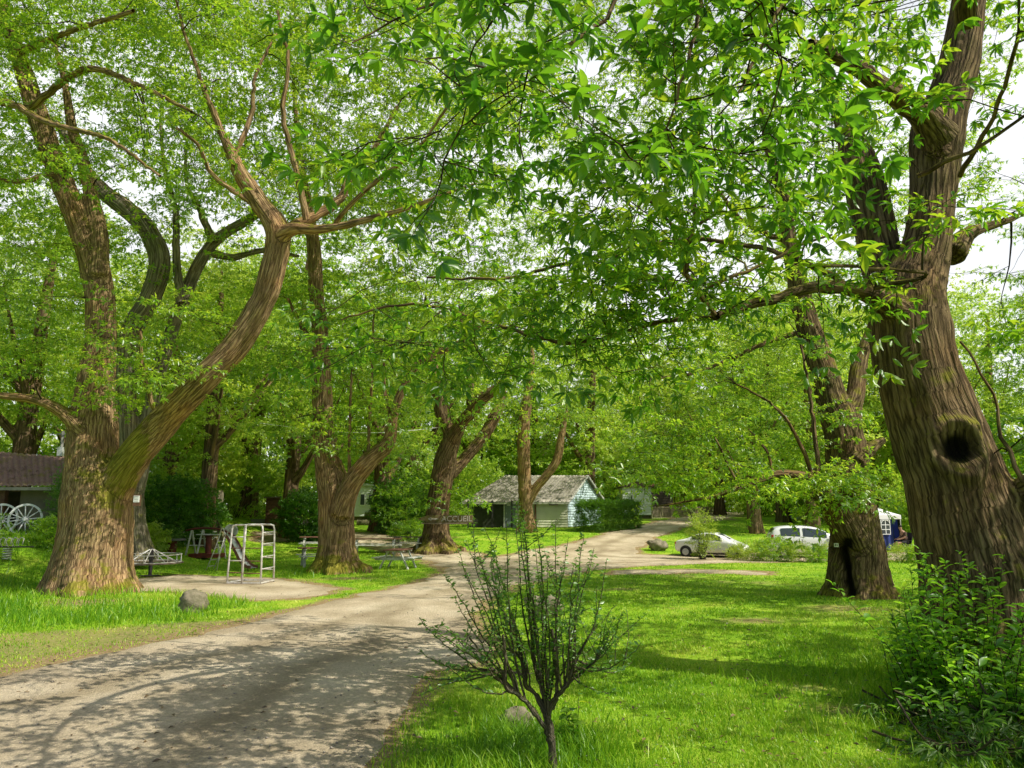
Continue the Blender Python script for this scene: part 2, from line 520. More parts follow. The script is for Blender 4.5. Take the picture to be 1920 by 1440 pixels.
WORN = [(*G(1560, 1142)[:2], 1.5), (*G(1400, 1165)[:2], .8), (*G(1650, 1330)[:2], .7), (*G(1500, 1290)[:2], .5), (*G(170, 1130)[:2], 1.3), (*G(640, 1085)[:2], 1.2), (*G(1560, 1335)[:2], .45), (*G(1180, 1105)[:2], .7)]


# ------------------------------------------------------------------ ground sheet
def axis(a, b, lo, hi, s0, g):
    pts = [0.0]
    return None


ys = [-25, -10, 0, 3]
y = 4.0
while y < 60: ys.append(y); y += 0.10 + 0.006 * y
while y < 1500: ys.append(y); y *= 1.10
ys = np.array(ys)
us = np.concatenate([np.array([-1, -0.8, -0.66, -0.6]) * 1.0, np.linspace(-0.55, 0.55, 420), np.array([0.6, 0.66, 0.8, 1])])
xw = np.where(np.abs(us) <= 0.56, us / 0.55 * 46, np.sign(us) * (46 + (np.abs(us) - 0.55) * 2500))
XX, YY = np.meshgrid(xw, ys)
ZZ = height(XX, YY)
bd = bare(XX, YY) + wob(XX, YY)
worn = fbm(np.stack([XX * 0.5, YY * 0.5, XX * 0 + 1.7], -1), 3)
dirt = np.clip(sstep(0.75, -0.05, bd) * 0.95 + 0.55 * sstep(0.30, 0.75, worn), 0, 1)
for wx_, wy_, wr_ in WORN: dirt = np.clip(dirt + 0.75 * np.exp(-((XX - wx_) ** 2 + ((YY - wy_) * 1.3) ** 2) / wr_ ** 2) * (1 + worn), 0, 1)
# worn earth on the near left verge
vd = sdist(XX, YY, gpoly([(-300, 1300), (0, 1272), (180, 1230), (450, 1172), (560, 1140), (420, 1160), (200, 1180), (0, 1190), (-300, 1200)]))
dirt = np.clip(dirt + 0.6 * sstep(0.6, -0.4, vd + 0.8 * worn), 0, 1)
V = np.stack([XX, YY, ZZ], -1).reshape(-1, 3)
nr, nc = XX.shape
ii = (np.arange(nr - 1)[:, None] * nc + np.arange(nc - 1)[None, :]).ravel()
Fg = np.stack([ii, ii + 1, ii + nc + 1, ii + nc], 1)

GM, nt, N, L = nodes("turf_ground")
out = nn(N, 'ShaderNodeOutputMaterial'); b = nn(N, 'ShaderNodeBsdfPrincipled')
tc = nn(N, 'ShaderNodeTexCoord')
at = nn(N, 'ShaderNodeAttribute', attribute_name='dirt')
na = nn(N, 'ShaderNodeTexNoise', i_Scale=0.7, i_Detail=8.0, i_Roughness=0.7); L.new(tc.outputs['Object'], na.inputs['Vector'])
nb = nn(N, 'ShaderNodeTexNoise', i_Scale=14.0, i_Detail=8.0, i_Roughness=0.75); L.new(tc.outputs['Object'], nb.inputs['Vector'])
g1 = ramp(N, [(0.3, (0.08, 0.20, 0.012)), (0.5, (0.24, 0.42, 0.02)), (0.7, (0.46, 0.52, 0.07))]); L.new(na.outputs[0], g1.inputs[0])
g2 = ramp(N, [(0.25, (0.45,) * 3), (0.75, (1.45,) * 3)]); L.new(nb.outputs[0], g2.inputs[0])
gc = mix(N, L, 1.0, g1.outputs[0], g2.outputs[0], 'MULTIPLY')
e1 = ramp(N, [(0.3, (0.17, 0.11, 0.05)), (0.6, (0.37, 0.27, 0.14)), (0.8, (0.50, 0.40, 0.24))]); L.new(nb.outputs[0], e1.inputs[0])
df = math_n(N, L, 'ADD', at.outputs['Fac'], math_n(N, L, 'MULTIPLY', math_n(N, L, 'SUBTRACT', nb.outputs[0], 0.5), 1.1))
df = math_n(N, L, 'MULTIPLY', math_n(N, L, 'SUBTRACT', df, 0.30), 2.2, clamp=True)
L.new(mix(N, L, df, gc, e1.outputs[0]), b.inputs['Base Color'])
b.inputs['Roughness'].default_value = 0.95; b.inputs['Specular IOR Level'].default_value = 0.1
bp = nn(N, 'ShaderNodeBump', i_Strength=0.8, i_Distance=0.04); L.new(nb.outputs[0], bp.inputs['Height']); L.new(bp.outputs[0], b.inputs['Normal'])
L.new(b.outputs[0], out.inputs[0])
gnd = link("ground", np_mesh("ground", V, Fg, GM, {'dirt': dirt.ravel()}, smooth=True)); tag(gnd, kind='structure')

# gravel material
RM, nt, N, L = nodes("gravel")
out = nn(N, 'ShaderNodeOutputMaterial'); b = nn(N, 'ShaderNodeBsdfPrincipled')
tc = nn(N, 'ShaderNodeTexCoord')
na = nn(N, 'ShaderNodeTexNoise', i_Scale=0.55, i_Detail=6.0, i_Roughness=0.6); L.new(tc.outputs['Object'], na.inputs['Vector'])
nb = nn(N, 'ShaderNodeTexNoise', i_Scale=28.0, i_Detail=6.0, i_Roughness=0.85); L.new(tc.outputs['Object'], nb.inputs['Vector'])
vo = nn(N, 'ShaderNodeTexVoronoi', i_Scale=45.0); L.new(tc.outputs['Object'], vo.inputs['Vector'])
c1 = ramp(N, [(0.3, (0.36, 0.285, 0.18)), (0.5, (0.58, 0.475, 0.325)), (0.7, (0.78, 0.67, 0.49))]); L.new(na.outputs[0], c1.inputs[0])
c2 = ramp(N, [(0.25, (0.5,) * 3), (0.5, (0.95,) * 3), (0.78, (1.4,) * 3)]); L.new(nb.outputs[0], c2.inputs[0])
cc = mix(N, L, 1.0, c1.outputs[0], c2.outputs[0], 'MULTIPLY')
vm = ramp(N, [(0.0, (0.75,) * 3), (1.0, (1.25,) * 3)]); L.new(vo.outputs['Color'], vm.inputs[0])
cc = mix(N, L, 0.7, cc, vm.outputs[0], 'MULTIPLY')
tk = nn(N, 'ShaderNodeAttribute', attribute_name='track')
tv = math_n(N, L, 'ADD', tk.outputs['Fac'], math_n(N, L, 'MULTIPLY', math_n(N, L, 'SUBTRACT', na.outputs[0], 0.5), 1.2), clamp=True)
cc = mix(N, L, tv, cc, mix(N, L, 1.0, cc, (0.58, 0.56, 0.50), 'MULTIPLY'))
L.new(cc, b.inputs['Base Color']); b.inputs['Roughness'].default_value = 0.95; b.inputs['Specular IOR Level'].default_value = 0.15
bp = nn(N, 'ShaderNodeBump', i_Strength=0.9, i_Distance=0.025)
hh = math_n(N, L, 'ADD', nb.outputs[0], math_n(N, L, 'MULTIPLY', vo.outputs['Distance'], -0.6)); L.new(hh, bp.inputs['Height'])
L.new(bp.outputs[0], b.inputs['Normal']); L.new(b.outputs[0], out.inputs[0])


def sheet(name, polys, off, mat, step0=0.09):
    """a gravel sheet a few mm over the terrain with a ragged edge"""
    allp = np.concatenate(polys)
    y0, y1 = allp[:, 1].min() - .3, allp[:, 1].max() + .3
    x0, x1 = allp[:, 0].min() - .3, allp[:, 0].max() + .3
    yl = []; y = max(y0, 0.5)
    while y < y1: yl.append(y); y += max(step0, 0.0085 * y)
    xl = np.arange(x0, x1, max(step0, 0.11))
    A, B = np.meshgrid(xl, np.array(yl))
    d = np.minimum.reduce([sdist(A, B, q) for q in polys]) + wob(A, B)
    z = height(A, B) + off - 0.05 * sstep(-0.12, 0.1, d)
    # wheel ruts and undulation
    z = z + 0.008 * vnoise(np.stack([A * 3, B * 3, A * 0], -1))
    n, c = A.shape
    ii = (np.arange(n - 1)[:, None] * c + np.arange(c - 1)[None, :]).ravel()
    Fq = np.stack([ii, ii + 1, ii + c + 1, ii + c], 1)
    keep = (d.ravel()[Fq] < 0.14).any(axis=1)
    Fq = Fq[keep]
    used = np.unique(Fq); mp = np.full(A.size, -1); mp[used] = np.arange(len(used))
    Vq = np.stack([A, B, z], -1).reshape(-1, 3)[used]
    dd = -d.ravel()[used]
    trk = np.clip(0.75 * np.exp(-((dd - 1.75) / 0.34) ** 2) + 0.55 * np.exp(-((dd - .15) / .3) ** 2) - .25 * np.exp(-((dd - 1.0) / .25) ** 2), 0, 1)
    o = link(name, np_mesh(name, Vq, mp[Fq], mat, {'track': trk}, smooth=True)); tag(o, kind='structure')
    return o


sheet("road", [ROAD, STRIP], 0.022, RM)
sheet("playground_gravel", [PLAY], 0.020, RM)
sheet("path", [PATH], 0.014, RM)


# ------------------------------------------------------------------ leaves and sprays
def leaf_geo(kind):
    """returns (verts, tris) along +X, up +Z, unit length, unit width"""
    if kind == 'hi':
        st = [(0.0, 0.0, 0), (0.2, 0.30, 0.02), (0.42, 0.5, 0.03), (0.66, 0.42, 0.0), (0.86, 0.18, -0.07), (1.0, 0.0, -0.14)]
        V = [(0, 0, 0)]; F = []
        for x, wd, z in st[1:-1]:
            V += [(x, 0, z - 0.05), (x, wd, z + 0.04), (x, -wd, z + 0.04)]
        V.append((1, 0, -0.16))
        F += [(0, 1, 2), (0, 3, 1)]
        for i in range(3):
            a = 1 + 3 * i; b_ = a + 3
            F += [(a, b_, b_ + 1), (a, b_ + 1, a + 1), (a, a + 2, b_ + 2), (a, b_ + 2, b_)]
        a = 10
        F += [(a, 13, a + 1), (a, a + 2, 13)]
        return np.array(V, float), np.array(F)
    if kind == 'mid':
        V = [(0, 0, 0), (0.5, 0.5, 0.03), (0.5, -0.5, 0.03), (0.5, 0, -0.04), (1, 0, -0.14)]
        return np.array(V, float), np.array([(0, 3, 1), (0, 2, 3), (1, 3, 4), (3, 2, 4)])
    V = [(0, 0, 0), (0.48, 0.5, 0.05), (0.48, -0.5, 0.05), (1, 0, -0.12)]
    return np.array(V, float), np.array([(0, 3, 1), (0, 2, 3)])


def basis(d, up):
    d = d / (np.linalg.norm(d) + 1e-9)
    y = np.cross(up, d); ny = np.linalg.norm(y)
    if ny < 1e-4: y = np.cross(np.array([1.0, 0, 0]), d); ny = np.linalg.norm(y)
    y /= ny
    return np.stack([d, y, np.cross(d, y)], 1)


def make_spray(kind='mid', L=0.17, W=0.06, size=1.0, nside=5, rng=None, rosette=6, alt=3, droop=0.3):
    """a leafy branchlet: returns leaf verts (n,k,3), tris, per leaf value, twig polylines"""
    lv, lf = leaf_geo(kind)
    leaves = []; vals = []; twigs = []
    def rnd(a, b): return rng.uniform(a, b)
    def twig(p0, d, ln, lvl):
        n = 4
        pts = [p0.copy()]; dd = d.copy()
        for i in range(n):
            dd = dd + np.array([rnd(-.16, .16), rnd(-.16, .16), rnd(-.12, .08)]); dd /= np.linalg.norm(dd)
            pts.append(pts[-1] + dd * ln / n)
        twigs.append((np.array(pts), 0.006 if lvl == 0 else 0.0035))
        # alternate leaves
        for k in range(alt):
            t = rnd(0.25, 0.95) * n; i = min(int(t), n - 1); q = pts[i] + (pts[i + 1] - pts[i]) * (t - i)
            side = rnd(0, 2 * pi)
            ld = dd * 0.5 + np.array([cos(side), sin(side), rnd(-.5, .15)])
            leaves.append(put(q, ld, rnd(.65, 1.05))); vals.append(rnd(0, 1))
        a0 = rnd(0, 6.28)
        m = rosette + int(rnd(-1, 2))
        for k in range(m):
            a = a0 + 2 * pi * k / m + rnd(-.25, .25)
            s, u = basis(dd, np.array([0, 0, 1.0]))[:, 1], basis(dd, np.array([0, 0, 1.0]))[:, 2]
            ld = dd * rnd(0.25, 0.9) + s * cos(a) + u * sin(a) * 0.55 + np.array([0, 0, -droop * rnd(0.3, 1.3)])
            leaves.append(put(pts[-1], ld, rnd(.75, 1.1))); vals.append(rnd(0, 1))
        return pts
    def put(q, ld, s):
        up = np.array([rnd(-.45, .45), rnd(-.45, .45), 1.0])
        B = basis(ld, up)
        v = lv * np.array([L * s, W * s * rnd(.85, 1.15), L * s])
        return v @ B.T + q
    main = twig(np.zeros(3), np.array([1.0, 0, 0.05]), size, 0)
    for j in range(nside):
        t = (j + 0.6) / (nside + .3) * 4; i = min(int(t), 3)
        q = main[i] + (main[i + 1] - main[i]) * (t - i)
        sg = 1 if j % 2 else -1
        d = np.array([rnd(.4, .9), sg * rnd(.5, 1.0), rnd(-.25, .2)]); d /= np.linalg.norm(d)
        twig(q, d, size * rnd(.3, .55), 1)
    return np.array(leaves), lf, np.array(vals), twigs


def spray_set(n, **kw):
    return [make_spray(rng=RNG, **kw) for _ in range(n)]


SP_HI = spray_set(8, kind='hi', L=0.165, W=0.056, size=0.75, nside=4, rosette=6, alt=3)
SP_MID = spray_set(8, kind='mid', L=0.165, W=0.058, size=1.0, nside=6, rosette=6, alt=5)
SP_FAR = spray_set(6, kind='lo', L=0.24, W=0.10, size=1.5, nside=6, rosette=6, alt=5, droop=0.4)
SP_BUSH = spray_set(6, kind='mid', L=0.10, W=0.04, size=0.45, nside=5, rosette=5, alt=5, droop=0.1)
SP_LAUREL = spray_set(6, kind='hi', L=0.13, W=0.045, size=0.5, nside=3, rosette=5, alt=7, droop=0.0)
SP_FINE = spray_set(6, kind='lo', L=0.05, W=0.02, size=0.30, nside=5, rosette=4, alt=8, droop=0.0)


def place_sprays(frames, sprays, tonefn=None):
    """frames: list of (pos, dir, up, scale) -> (V,F,val), twig list"""
    Vs = []; Fs = []; As = []; tw = []; base = 0
    groups = {}
    for fr in frames:
        groups.setdefault(random.randrange(len(sprays)), []).append(fr)
    for gi, frs in groups.items():
        lv, lf, vals, twigs = sprays[gi]
        n, k, _ = lv.shape
        B = np.stack([basis(f[1], f[2]) * f[3] for f in frs])     # m,3,3
        T = np.stack([f[0] for f in frs])
        W_ = np.einsum('mij,nkj->mnki', B, lv) + T[:, None, None, :]
        m = len(frs)
        Vs.append(W_.reshape(-1, 3))
        off = base + (np.arange(m * n) * k)[:, None, None]
        Fs.append((lf[None] + off).reshape(-1, 3))
        tone = np.array([f[4] if len(f) > 4 else random.random() for f in frs])
        a = np.clip(0.55 * vals[None, :] + 0.45 * tone[:, None] + 0 * vals[None, :], 0, 1)
        As.append(np.repeat(a.ravel(), k))
        base += m * n * k
        for f, BB, TT in zip(frs, B, T):
            for pts, r in twigs:
                tw.append((pts @ BB.T + TT, r))
    return np.concatenate(Vs), np.concatenate(Fs), np.concatenate(As), tw


def tubes_np(lines, sides=5):
    """lines: list of (pts (n,3), radii (n,) or float end taper). One merged tri/quad mesh with bark coordinates."""
    Vs = []; Fs = []; Bk = []; base = 0
    ang = np.arange(sides) * 2 * pi / sides
    for pts, rad in lines:
        pts = np.asarray(pts); n = len(pts)
        if not hasattr(rad, '__len__'): rad = np.linspace(rad, rad * 0.45, n)
        d = np.gradient(pts, axis=0); d /= (np.linalg.norm(d, axis=1, keepdims=True) + 1e-9)
        ref = np.array([0.31, 0.17, 0.93]) if abs(d[0, 2]) < 0.9 else np.array([1.0, 0.1, 0])
        x = np.cross(d, ref); x /= (np.linalg.norm(x, axis=1, keepdims=True) + 1e-9)
        y = np.cross(d, x)
        ring = pts[:, None, :] + (x[:, None, :] * np.cos(ang)[None, :, None] + y[:, None, :] * np.sin(ang)[None, :, None]) * np.asarray(rad)[:, None, None]
        s = np.concatenate([[0], np.cumsum(np.linalg.norm(np.diff(pts, axis=0), axis=1))])
        bk = np.stack([np.cos(ang)[None, :] * np.asarray(rad)[:, None], np.sin(ang)[None, :] * np.asarray(rad)[:, None], np.repeat(s[:, None], sides, 1) + base * 0.013], -1)
        i = np.arange(n - 1)[:, None] * sides; k = np.arange(sides)[None, :]; k2 = (k + 1) % sides
        Fq = np.stack([i + k, i + k2, i + sides + k2, i + sides + k], -1).reshape(-1, 4) + base
        Vs.append(ring.reshape(-1, 3)); Fs.append(Fq); Bk.append(bk.reshape(-1, 3)); base += n * sides
    return np.concatenate(Vs), np.concatenate(Fs), np.concatenate(Bk)


def catmull(pts, step):
    pts = np.asarray(pts, float)
    q = np.vstack([2 * pts[0] - pts[1], pts, 2 * pts[-1] - pts[-2]])
    outp = []
    for i in range(1, len(q) - 2):
        p0, p1, p2, p3 = q[i - 1:i + 3]
        n = max(1, int(np.linalg.norm(p2[:3] - p1[:3]) / step))
        for k in range(n):
            t = k / n
            outp.append(0.5 * ((2 * p1) + (-p0 + p2) * t + (2 * p0 - 5 * p1 + 4 * p2 - p3) * t ** 2 + (-p0 + 3 * p1 - 3 * p2 + p3) * t ** 3))
    outp.append(q[-2])
    return np.array(outp)


def limb(pts, Y0, dY=0.0):
    """pts (px,py,width px[,Y]) -> array (x,y,z,r)"""
    o = []
    n = len(pts)
    for i, p in enumerate(pts):
        Y = p[3] if len(p) > 3 else Y0 + dY * i / max(1, n - 1)
        w_ = P(p[0], p[1], Y)
        d = ray(p[0], p[1]); t = Y / d[1]
        o.append((*w_, p[2] / 2 * t / F))
    return np.array(o)


def fuse(limbs, voxel, bark_twist=0.15, lump=0.06, groundz=None, flare=0.35, marks=(), ridge=0.0, mossmarks=(), seed=0.0, sml=0.19):
    """join thick limbs into one skin; returns vertices, quads, bk, dk, ms"""
    mb = MB(); sk = []
    for l in limbs:
        c = catmull(l, 0.22)
        mb.tube([p[:3] for p in c], [max(p[3], 0.01) for p in c], n=20)
        sk.append(c)
    me = bpy.data.meshes.new("tmp"); me.from_pydata(mb.v, [], mb.f); me.update()
    o = bpy.data.objects.new("tmp", me); COL.objects.link(o)
    rm = o.modifiers.new("r", 'REMESH'); rm.mode = 'VOXEL'; rm.voxel_size = voxel; rm.adaptivity = 0
    sm = o.modifiers.new("s", 'SMOOTH'); sm.iterations = max(8, int((sml / voxel) ** 2 / 0.6)); sm.factor = 0.6
    dg = bpy.context.evaluated_depsgraph_get()
    ev = o.evaluated_get(dg); m2 = ev.to_mesh()
    nv = len(m2.vertices); V = np.empty(nv * 3, np.float32); m2.vertices.foreach_get("co", V); V = V.reshape(-1, 3).astype(float)
    nf = len(m2.polygons); lt = np.empty(nf, np.int32); m2.polygons.foreach_get("loop_total", lt)
    li = np.empty(len(m2.loops), np.int32); m2.loops.foreach_get("vertex_index", li)
    ls = np.empty(nf, np.int32); m2.polygons.foreach_get("loop_start", ls)
    q = ls[lt == 4]; Fq = np.stack([li[q], li[q + 1], li[q + 2], li[q + 3]], 1)
    Nn = np.empty(nv * 3, np.float32); m2.vertex_normals.foreach_get("vector", Nn); Nn = Nn.reshape(-1, 3).astype(float)
    ev.to_mesh_clear(); bpy.data.objects.remove(o); bpy.data.meshes.remove(me)
    # bark coordinates from the nearest skeleton point, frames carried along every limb
    A = []; X_ = []; Yx = []; S = []; R = []
    for li_, c in enumerate(sk):
        p = c[:, :3]; d = np.gradient(p, axis=0); d /= np.linalg.norm(d, axis=1, keepdims=True) + 1e-9
        x = None; s = 0
        for i in range(len(p)):
            if x is None:
                x = np.cross(d[0], [0.2, 1, 0.1])
            x = x - d[i] * x.dot(d[i]); x /= np.linalg.norm(x); yv = np.cross(d[i], x)
            if i: s += np.linalg.norm(p[i] - p[i - 1])
            a = bark_twist * s
            A.append(p[i]); X_.append(x * cos(a) + yv * sin(a)); Yx.append(-x * sin(a) + yv * cos(a)); S.append(s + 3.7 * li_); R.append(c[i, 3])
    A = np.array(A); X_ = np.array(X_); Yx = np.array(Yx); S = np.array(S); R = np.array(R)
    best = np.full(nv, 1e9); idx = np.zeros(nv, int)
    for i in range(len(A)):
        dd = np.linalg.norm(V - A[i], axis=1) - R[i]
        mk = dd < best
        best[mk] = dd[mk]; idx[mk] = i
    rel = V - A[idx]
    D_ = np.cross(X_[idx], Yx[idx])
    bk = np.stack([(rel * X_[idx]).sum(1), (rel * Yx[idx]).sum(1), S[idx] + (rel * D_).sum(1)], 1)
    dk = np.zeros(nv); ms = np.zeros(nv)
    rr = R[idx]
    disp = lump * np.minimum(rr, 0.6) * 1.6 * fbm(V * 1.1 + seed, 3) + 0.03 * np.minimum(rr, 0.5) * vnoise(V * 5)
    if ridge:
        q3 = bk * np.array([7.0, 7.0, 0.9])
        n_ = fbm(q3 + 0.5 * fbm(bk * 2.0, 2)[:, None], 2)
        disp += ridge * (np.clip(np.abs(n_) * 4.0, 0, 1) - 0.6)
    if groundz is not None:
        hgt = V[:, 2] - groundz
        a = np.arctan2(rel[:, 1], rel[:, 0])
        lobes = 0.55 + 0.45 * np.sin(a * 5 + seed * 3) + 0.35 * np.sin(a * 9 + 1.3 + seed)
        k = np.exp(-np.clip(hgt, 0, 9) / 0.38) * flare * rr * (0.35 + 0.8 * np.clip(lobes, 0, 1.5))
        k += np.exp(-np.clip(hgt, 0, 9) / 1.5) * flare * 0.35 * rr * np.clip(lobes - .5, -.3, 1)
        disp += k
        ms += 0.16 * np.exp(-np.clip(hgt, 0, 9) / 0.45)
    for (c, rad, kind) in marks:
        d = np.linalg.norm((V - c) * np.array([1, 1, .86]), axis=1) / rad * (1 + .22 * vnoise(V * 2.6 / rad * .31) + .08 * vnoise(V * 9))
        if kind == 'knot':
            disp += rad * (0.36 * np.exp(-((d - 1.0) / 0.3) ** 2) - 0.75 * np.exp(-(d / 0.55) ** 2.5)); dk = np.maximum(dk, 0.96 * sstep(0.78, 0.45, d))  # rim and pit, with the pit's shade painted in by dk
        elif kind == 'burl':
            disp += rad * 0.5 * np.exp(-(d / 0.8) ** 2)
    for (c, ax, rad, hgt_) in [m for m in mossmarks if len(m) == 4]:
        # vertical split hollow, its inner shade painted dark through dk
        rel2 = V - c
        z = rel2[:, 2]; lat = rel2[:, 0] - ax * z
        inz = sstep(-0.1, 0.2, z) * sstep(hgt_, hgt_ * 0.8, z) * (Nn[:, 1] < 0.1)
        wv = rad * (0.6 + 0.4 * vnoise(np.stack([z * 3, z * 0, z * 0 + 4], -1)))
        g = np.exp(-(lat / wv) ** 2) * inz
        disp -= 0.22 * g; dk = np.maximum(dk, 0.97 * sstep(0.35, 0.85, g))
    for (c, rad) in [m for m in mossmarks if len(m) == 2]:
        ms += 1.25 * np.exp(-(np.linalg.norm(V - c, axis=1) / rad) ** 2)
    V = V + Nn * disp[:, None]
    return V, Fq, bk, dk, ms, sk


def tree(name, label, limbs, voxel, clouds, sprays, leafm, barkm, group=None, thick=0.05, thin=(), curl=0.25, marks=(), mossmarks=(), ridge=0.012, flare=0.35,
         scale=1.0, extra_per=2, seed=0.0, cat="tree", twigs=True, twig_sides=3, crown_name='crown', flat=0.6, trunk_label=None, twist=0.12, sml=0.15):
    """limbs: fused into the trunk; thin: guided branches; clouds: list of point arrays (attractors), with tone"""
    gz = min(l[:, 2].min() for l in limbs)
    bx, by = limbs[0][0][:2]
    gz = ground(bx, by)
    rt = root(name, (bx, by, gz), label, cat, group)
    V, Fq, bk, dk, ms, sk = fuse(limbs, voxel, groundz=gz, marks=marks, mossmarks=mossmarks, ridge=ridge, flare=flare, seed=seed, bark_twist=twist, sml=sml)
    org = np.array([bx, by, gz])
    t = link("trunk", np_mesh("trunk", V - org, Fq, barkm, {'bk': bk, 'dk': dk, 'ms': ms}, smooth=True), rt)
    # growth
    nodes_p = []; nodes_r = []; nodes_d = []
    lines = []
    guided = []
    for l in list(thin):
        c = catmull(l, 0.15)
        c[1:-1, :3] += RNG.normal(0, 0.012, (len(c) - 2, 3))
        guided.append((c[:, :3], c[:, 3] * (1 + .10 * vnoise(c[:, :3] * 4)))); sk.append(c)
    for l in limbs[1:]:
        c = catmull(l, 0.15)
        k0 = next((i for i in range(len(c)) if c[i, 3] < 5.2 * voxel), None)
        if k0 is not None and len(c) - k0 > 4 and "nearest" not in label:
            c = c[max(0, k0 - 3):]
            guided.append((c[:, :3], c[:, 3] * .96 * (1 + .10 * vnoise(c[:, :3] * 4))))
    for c in sk:
        d = np.gradient(c[:, :3], axis=0)
        for i in range(len(c)):
            if c[i, 2] - gz > 1.5:
                nodes_p.append(c[i, :3]); nodes_r.append(c[i, 3]); nodes_d.append(d[i] / (np.linalg.norm(d[i]) + 1e-9))
    frames = []
    att = np.concatenate([c for c, _ in clouds]) if clouds else np.zeros((0, 3))
    tones = np.concatenate([np.full(len(c), t_) for c, t_ in clouds]) if clouds else np.zeros(0)
    if len(att):
        def build_kd():
            kd = kdtree.KDTree(len(nodes_p))
            for i, p in enumerate(nodes_p): kd.insert(p, i)
            kd.balance(); return kd
        kd = build_kd()
        dist = np.array([kd.find(p)[2] for p in att])
        order = np.argsort(dist + RNG.uniform(0, 0.8, len(dist)))
        batch = max(12, len(order) // 14)
        for bi in range(0, len(order), batch):
            kd = build_kd()
            for ai in order[bi:bi + batch]:
                a = att[ai]
                co, i, dd = kd.find(a)
                p0 = np.array(nodes_p[i]); r0 = nodes_r[i]; d0 = np.array(nodes_d[i])
                ln = np.linalg.norm(a - p0)
                if ln < 0.15: ln = 0.15
                tr = (a - p0) / ln
                ctrl = p0 + (d0 * 0.45 + tr * 0.5 + np.array([0, 0, 0.15])) * ln * 0.5 + RNG.normal(0, 0.10 * ln * curl * 2, 3)
                n = max(4, int(ln / 0.22))
                tt = np.linspace(0, 1, n)[:, None]
                pts = (1 - tt) ** 2 * p0 + 2 * (1 - tt) * tt * ctrl + tt ** 2 * a
                pts[1:-1] += RNG.normal(0, 0.03 * curl * 2, (n - 2, 3)) * min(1, ln)
                rs = min(r0 * 0.75, 0.009 + 0.011 * ln); re = 0.006
                rad = np.linspace(rs, re, n)
                lines.append((pts, rad))
                dn = np.gradient(pts, axis=0)
                for k in range(1, n):
                    dk_ = dn[k] / (np.linalg.norm(dn[k]) + 1e-9)
                    nodes_p.append(pts[k]); nodes_r.append(rad[k]); nodes_d.append(dk_)
                def fr(p, d, s):
                    h = d * np.array([1, 1, flat]) + RNG.normal(0, 0.25, 3) * np.array([1, 1, .6])
                    up = np.array([RNG.normal(0, .28), RNG.normal(0, .28), 1.0])
                    frames.append((p, h, up, s * RNG.uniform(.62, 1.22) * scale, float(np.clip(tones[ai] + RNG.normal(0, .22), 0, 1))))
                fr(pts[-1], dn[-1] / (np.linalg.norm(dn[-1]) + 1e-9), 1.0)
                for e in range(extra_per):
                    k = RNG.integers(max(1, n // 2), n)
                    a_ = RNG.uniform(0, 2 * pi)
                    fr(pts[k], np.array([cos(a_), sin(a_), RNG.uniform(-.4, .3)]), 0.85)
        Lv, Lf, La, tw = place_sprays(frames, sprays)
        link(crown_name, np_mesh(crown_name, Lv - org, Lf, leafm, {'lv': La}), rt)
        if twigs: lines_tw = tw
        else: lines_tw = []
    else:
        lines_tw = []
    if guided:
        Vb, Fb, Bb = tubes_np(guided, 10)
        link("limbs", np_mesh("limbs", Vb - org, Fb, barkm, {'bk': Bb}, smooth=True), rt)
    if lines:
        Vb, Fb, Bb = tubes_np(lines, 6)
        if lines_tw:
            V2, F2, B2 = tubes_np(lines_tw, twig_sides)
            F2 = F2 + len(Vb); Vb = np.concatenate([Vb, V2]); Fb = np.concatenate([Fb, F2]); Bb = np.concatenate([Bb, B2])
        link("branches", np_mesh("branches", Vb - org, Fb, TWIG if barkm is not BARK_SHRUB else barkm, {'bk': Bb}, smooth=True), rt)
    return rt


def cloud_px(n, px0, px1, py0, py1, Y0, Y1, clump=0.0, seed=0.0, tone=0.5, cs=0.45):
    """attractors inside a block of space; clump > 0 leaves gaps"""
    o = []
    while len(o) < n:
        Y = random.uniform(Y0, Y1)
        p = P(random.uniform(px0, px1), random.uniform(py0, py1), Y)
        if clump and (vnoise((p * cs + seed)[None])[0] * 0.5 + 0.5) < clump: continue
        o.append(p)
    return (np.array(o), tone)


def cloud_ell(n, c, r, tone=0.5, shell=0.3, zmin=None, cluster=0):
    o = []
    if cluster:
        for k in range(cluster):
            v = RNG.normal(0, 1, 3); v /= np.linalg.norm(v)
            cc_ = v * RNG.uniform(0.1, 1) ** (1 / 2.0) * np.array(r) + np.array(c)
            for q in range(n // cluster): o.append(cc_ + RNG.normal(0, 1, 3) * np.array([.75, .75, .35]))
        return (np.array(o), tone)
    while len(o) < n:
        v = RNG.normal(0, 1, 3); v /= np.linalg.norm(v)
        v = v * RNG.uniform(shell, 1) ** (1 / 2.0) * np.array(r) + np.array(c)
        if zmin is not None and v[2] < zmin: continue
        o.append(v)
    return (np.array(o), tone)

# ------------------------------------------------------------------ the big chestnut trees
GT = "old sweet chestnut trees around the lawn and playground"
S = 1.0
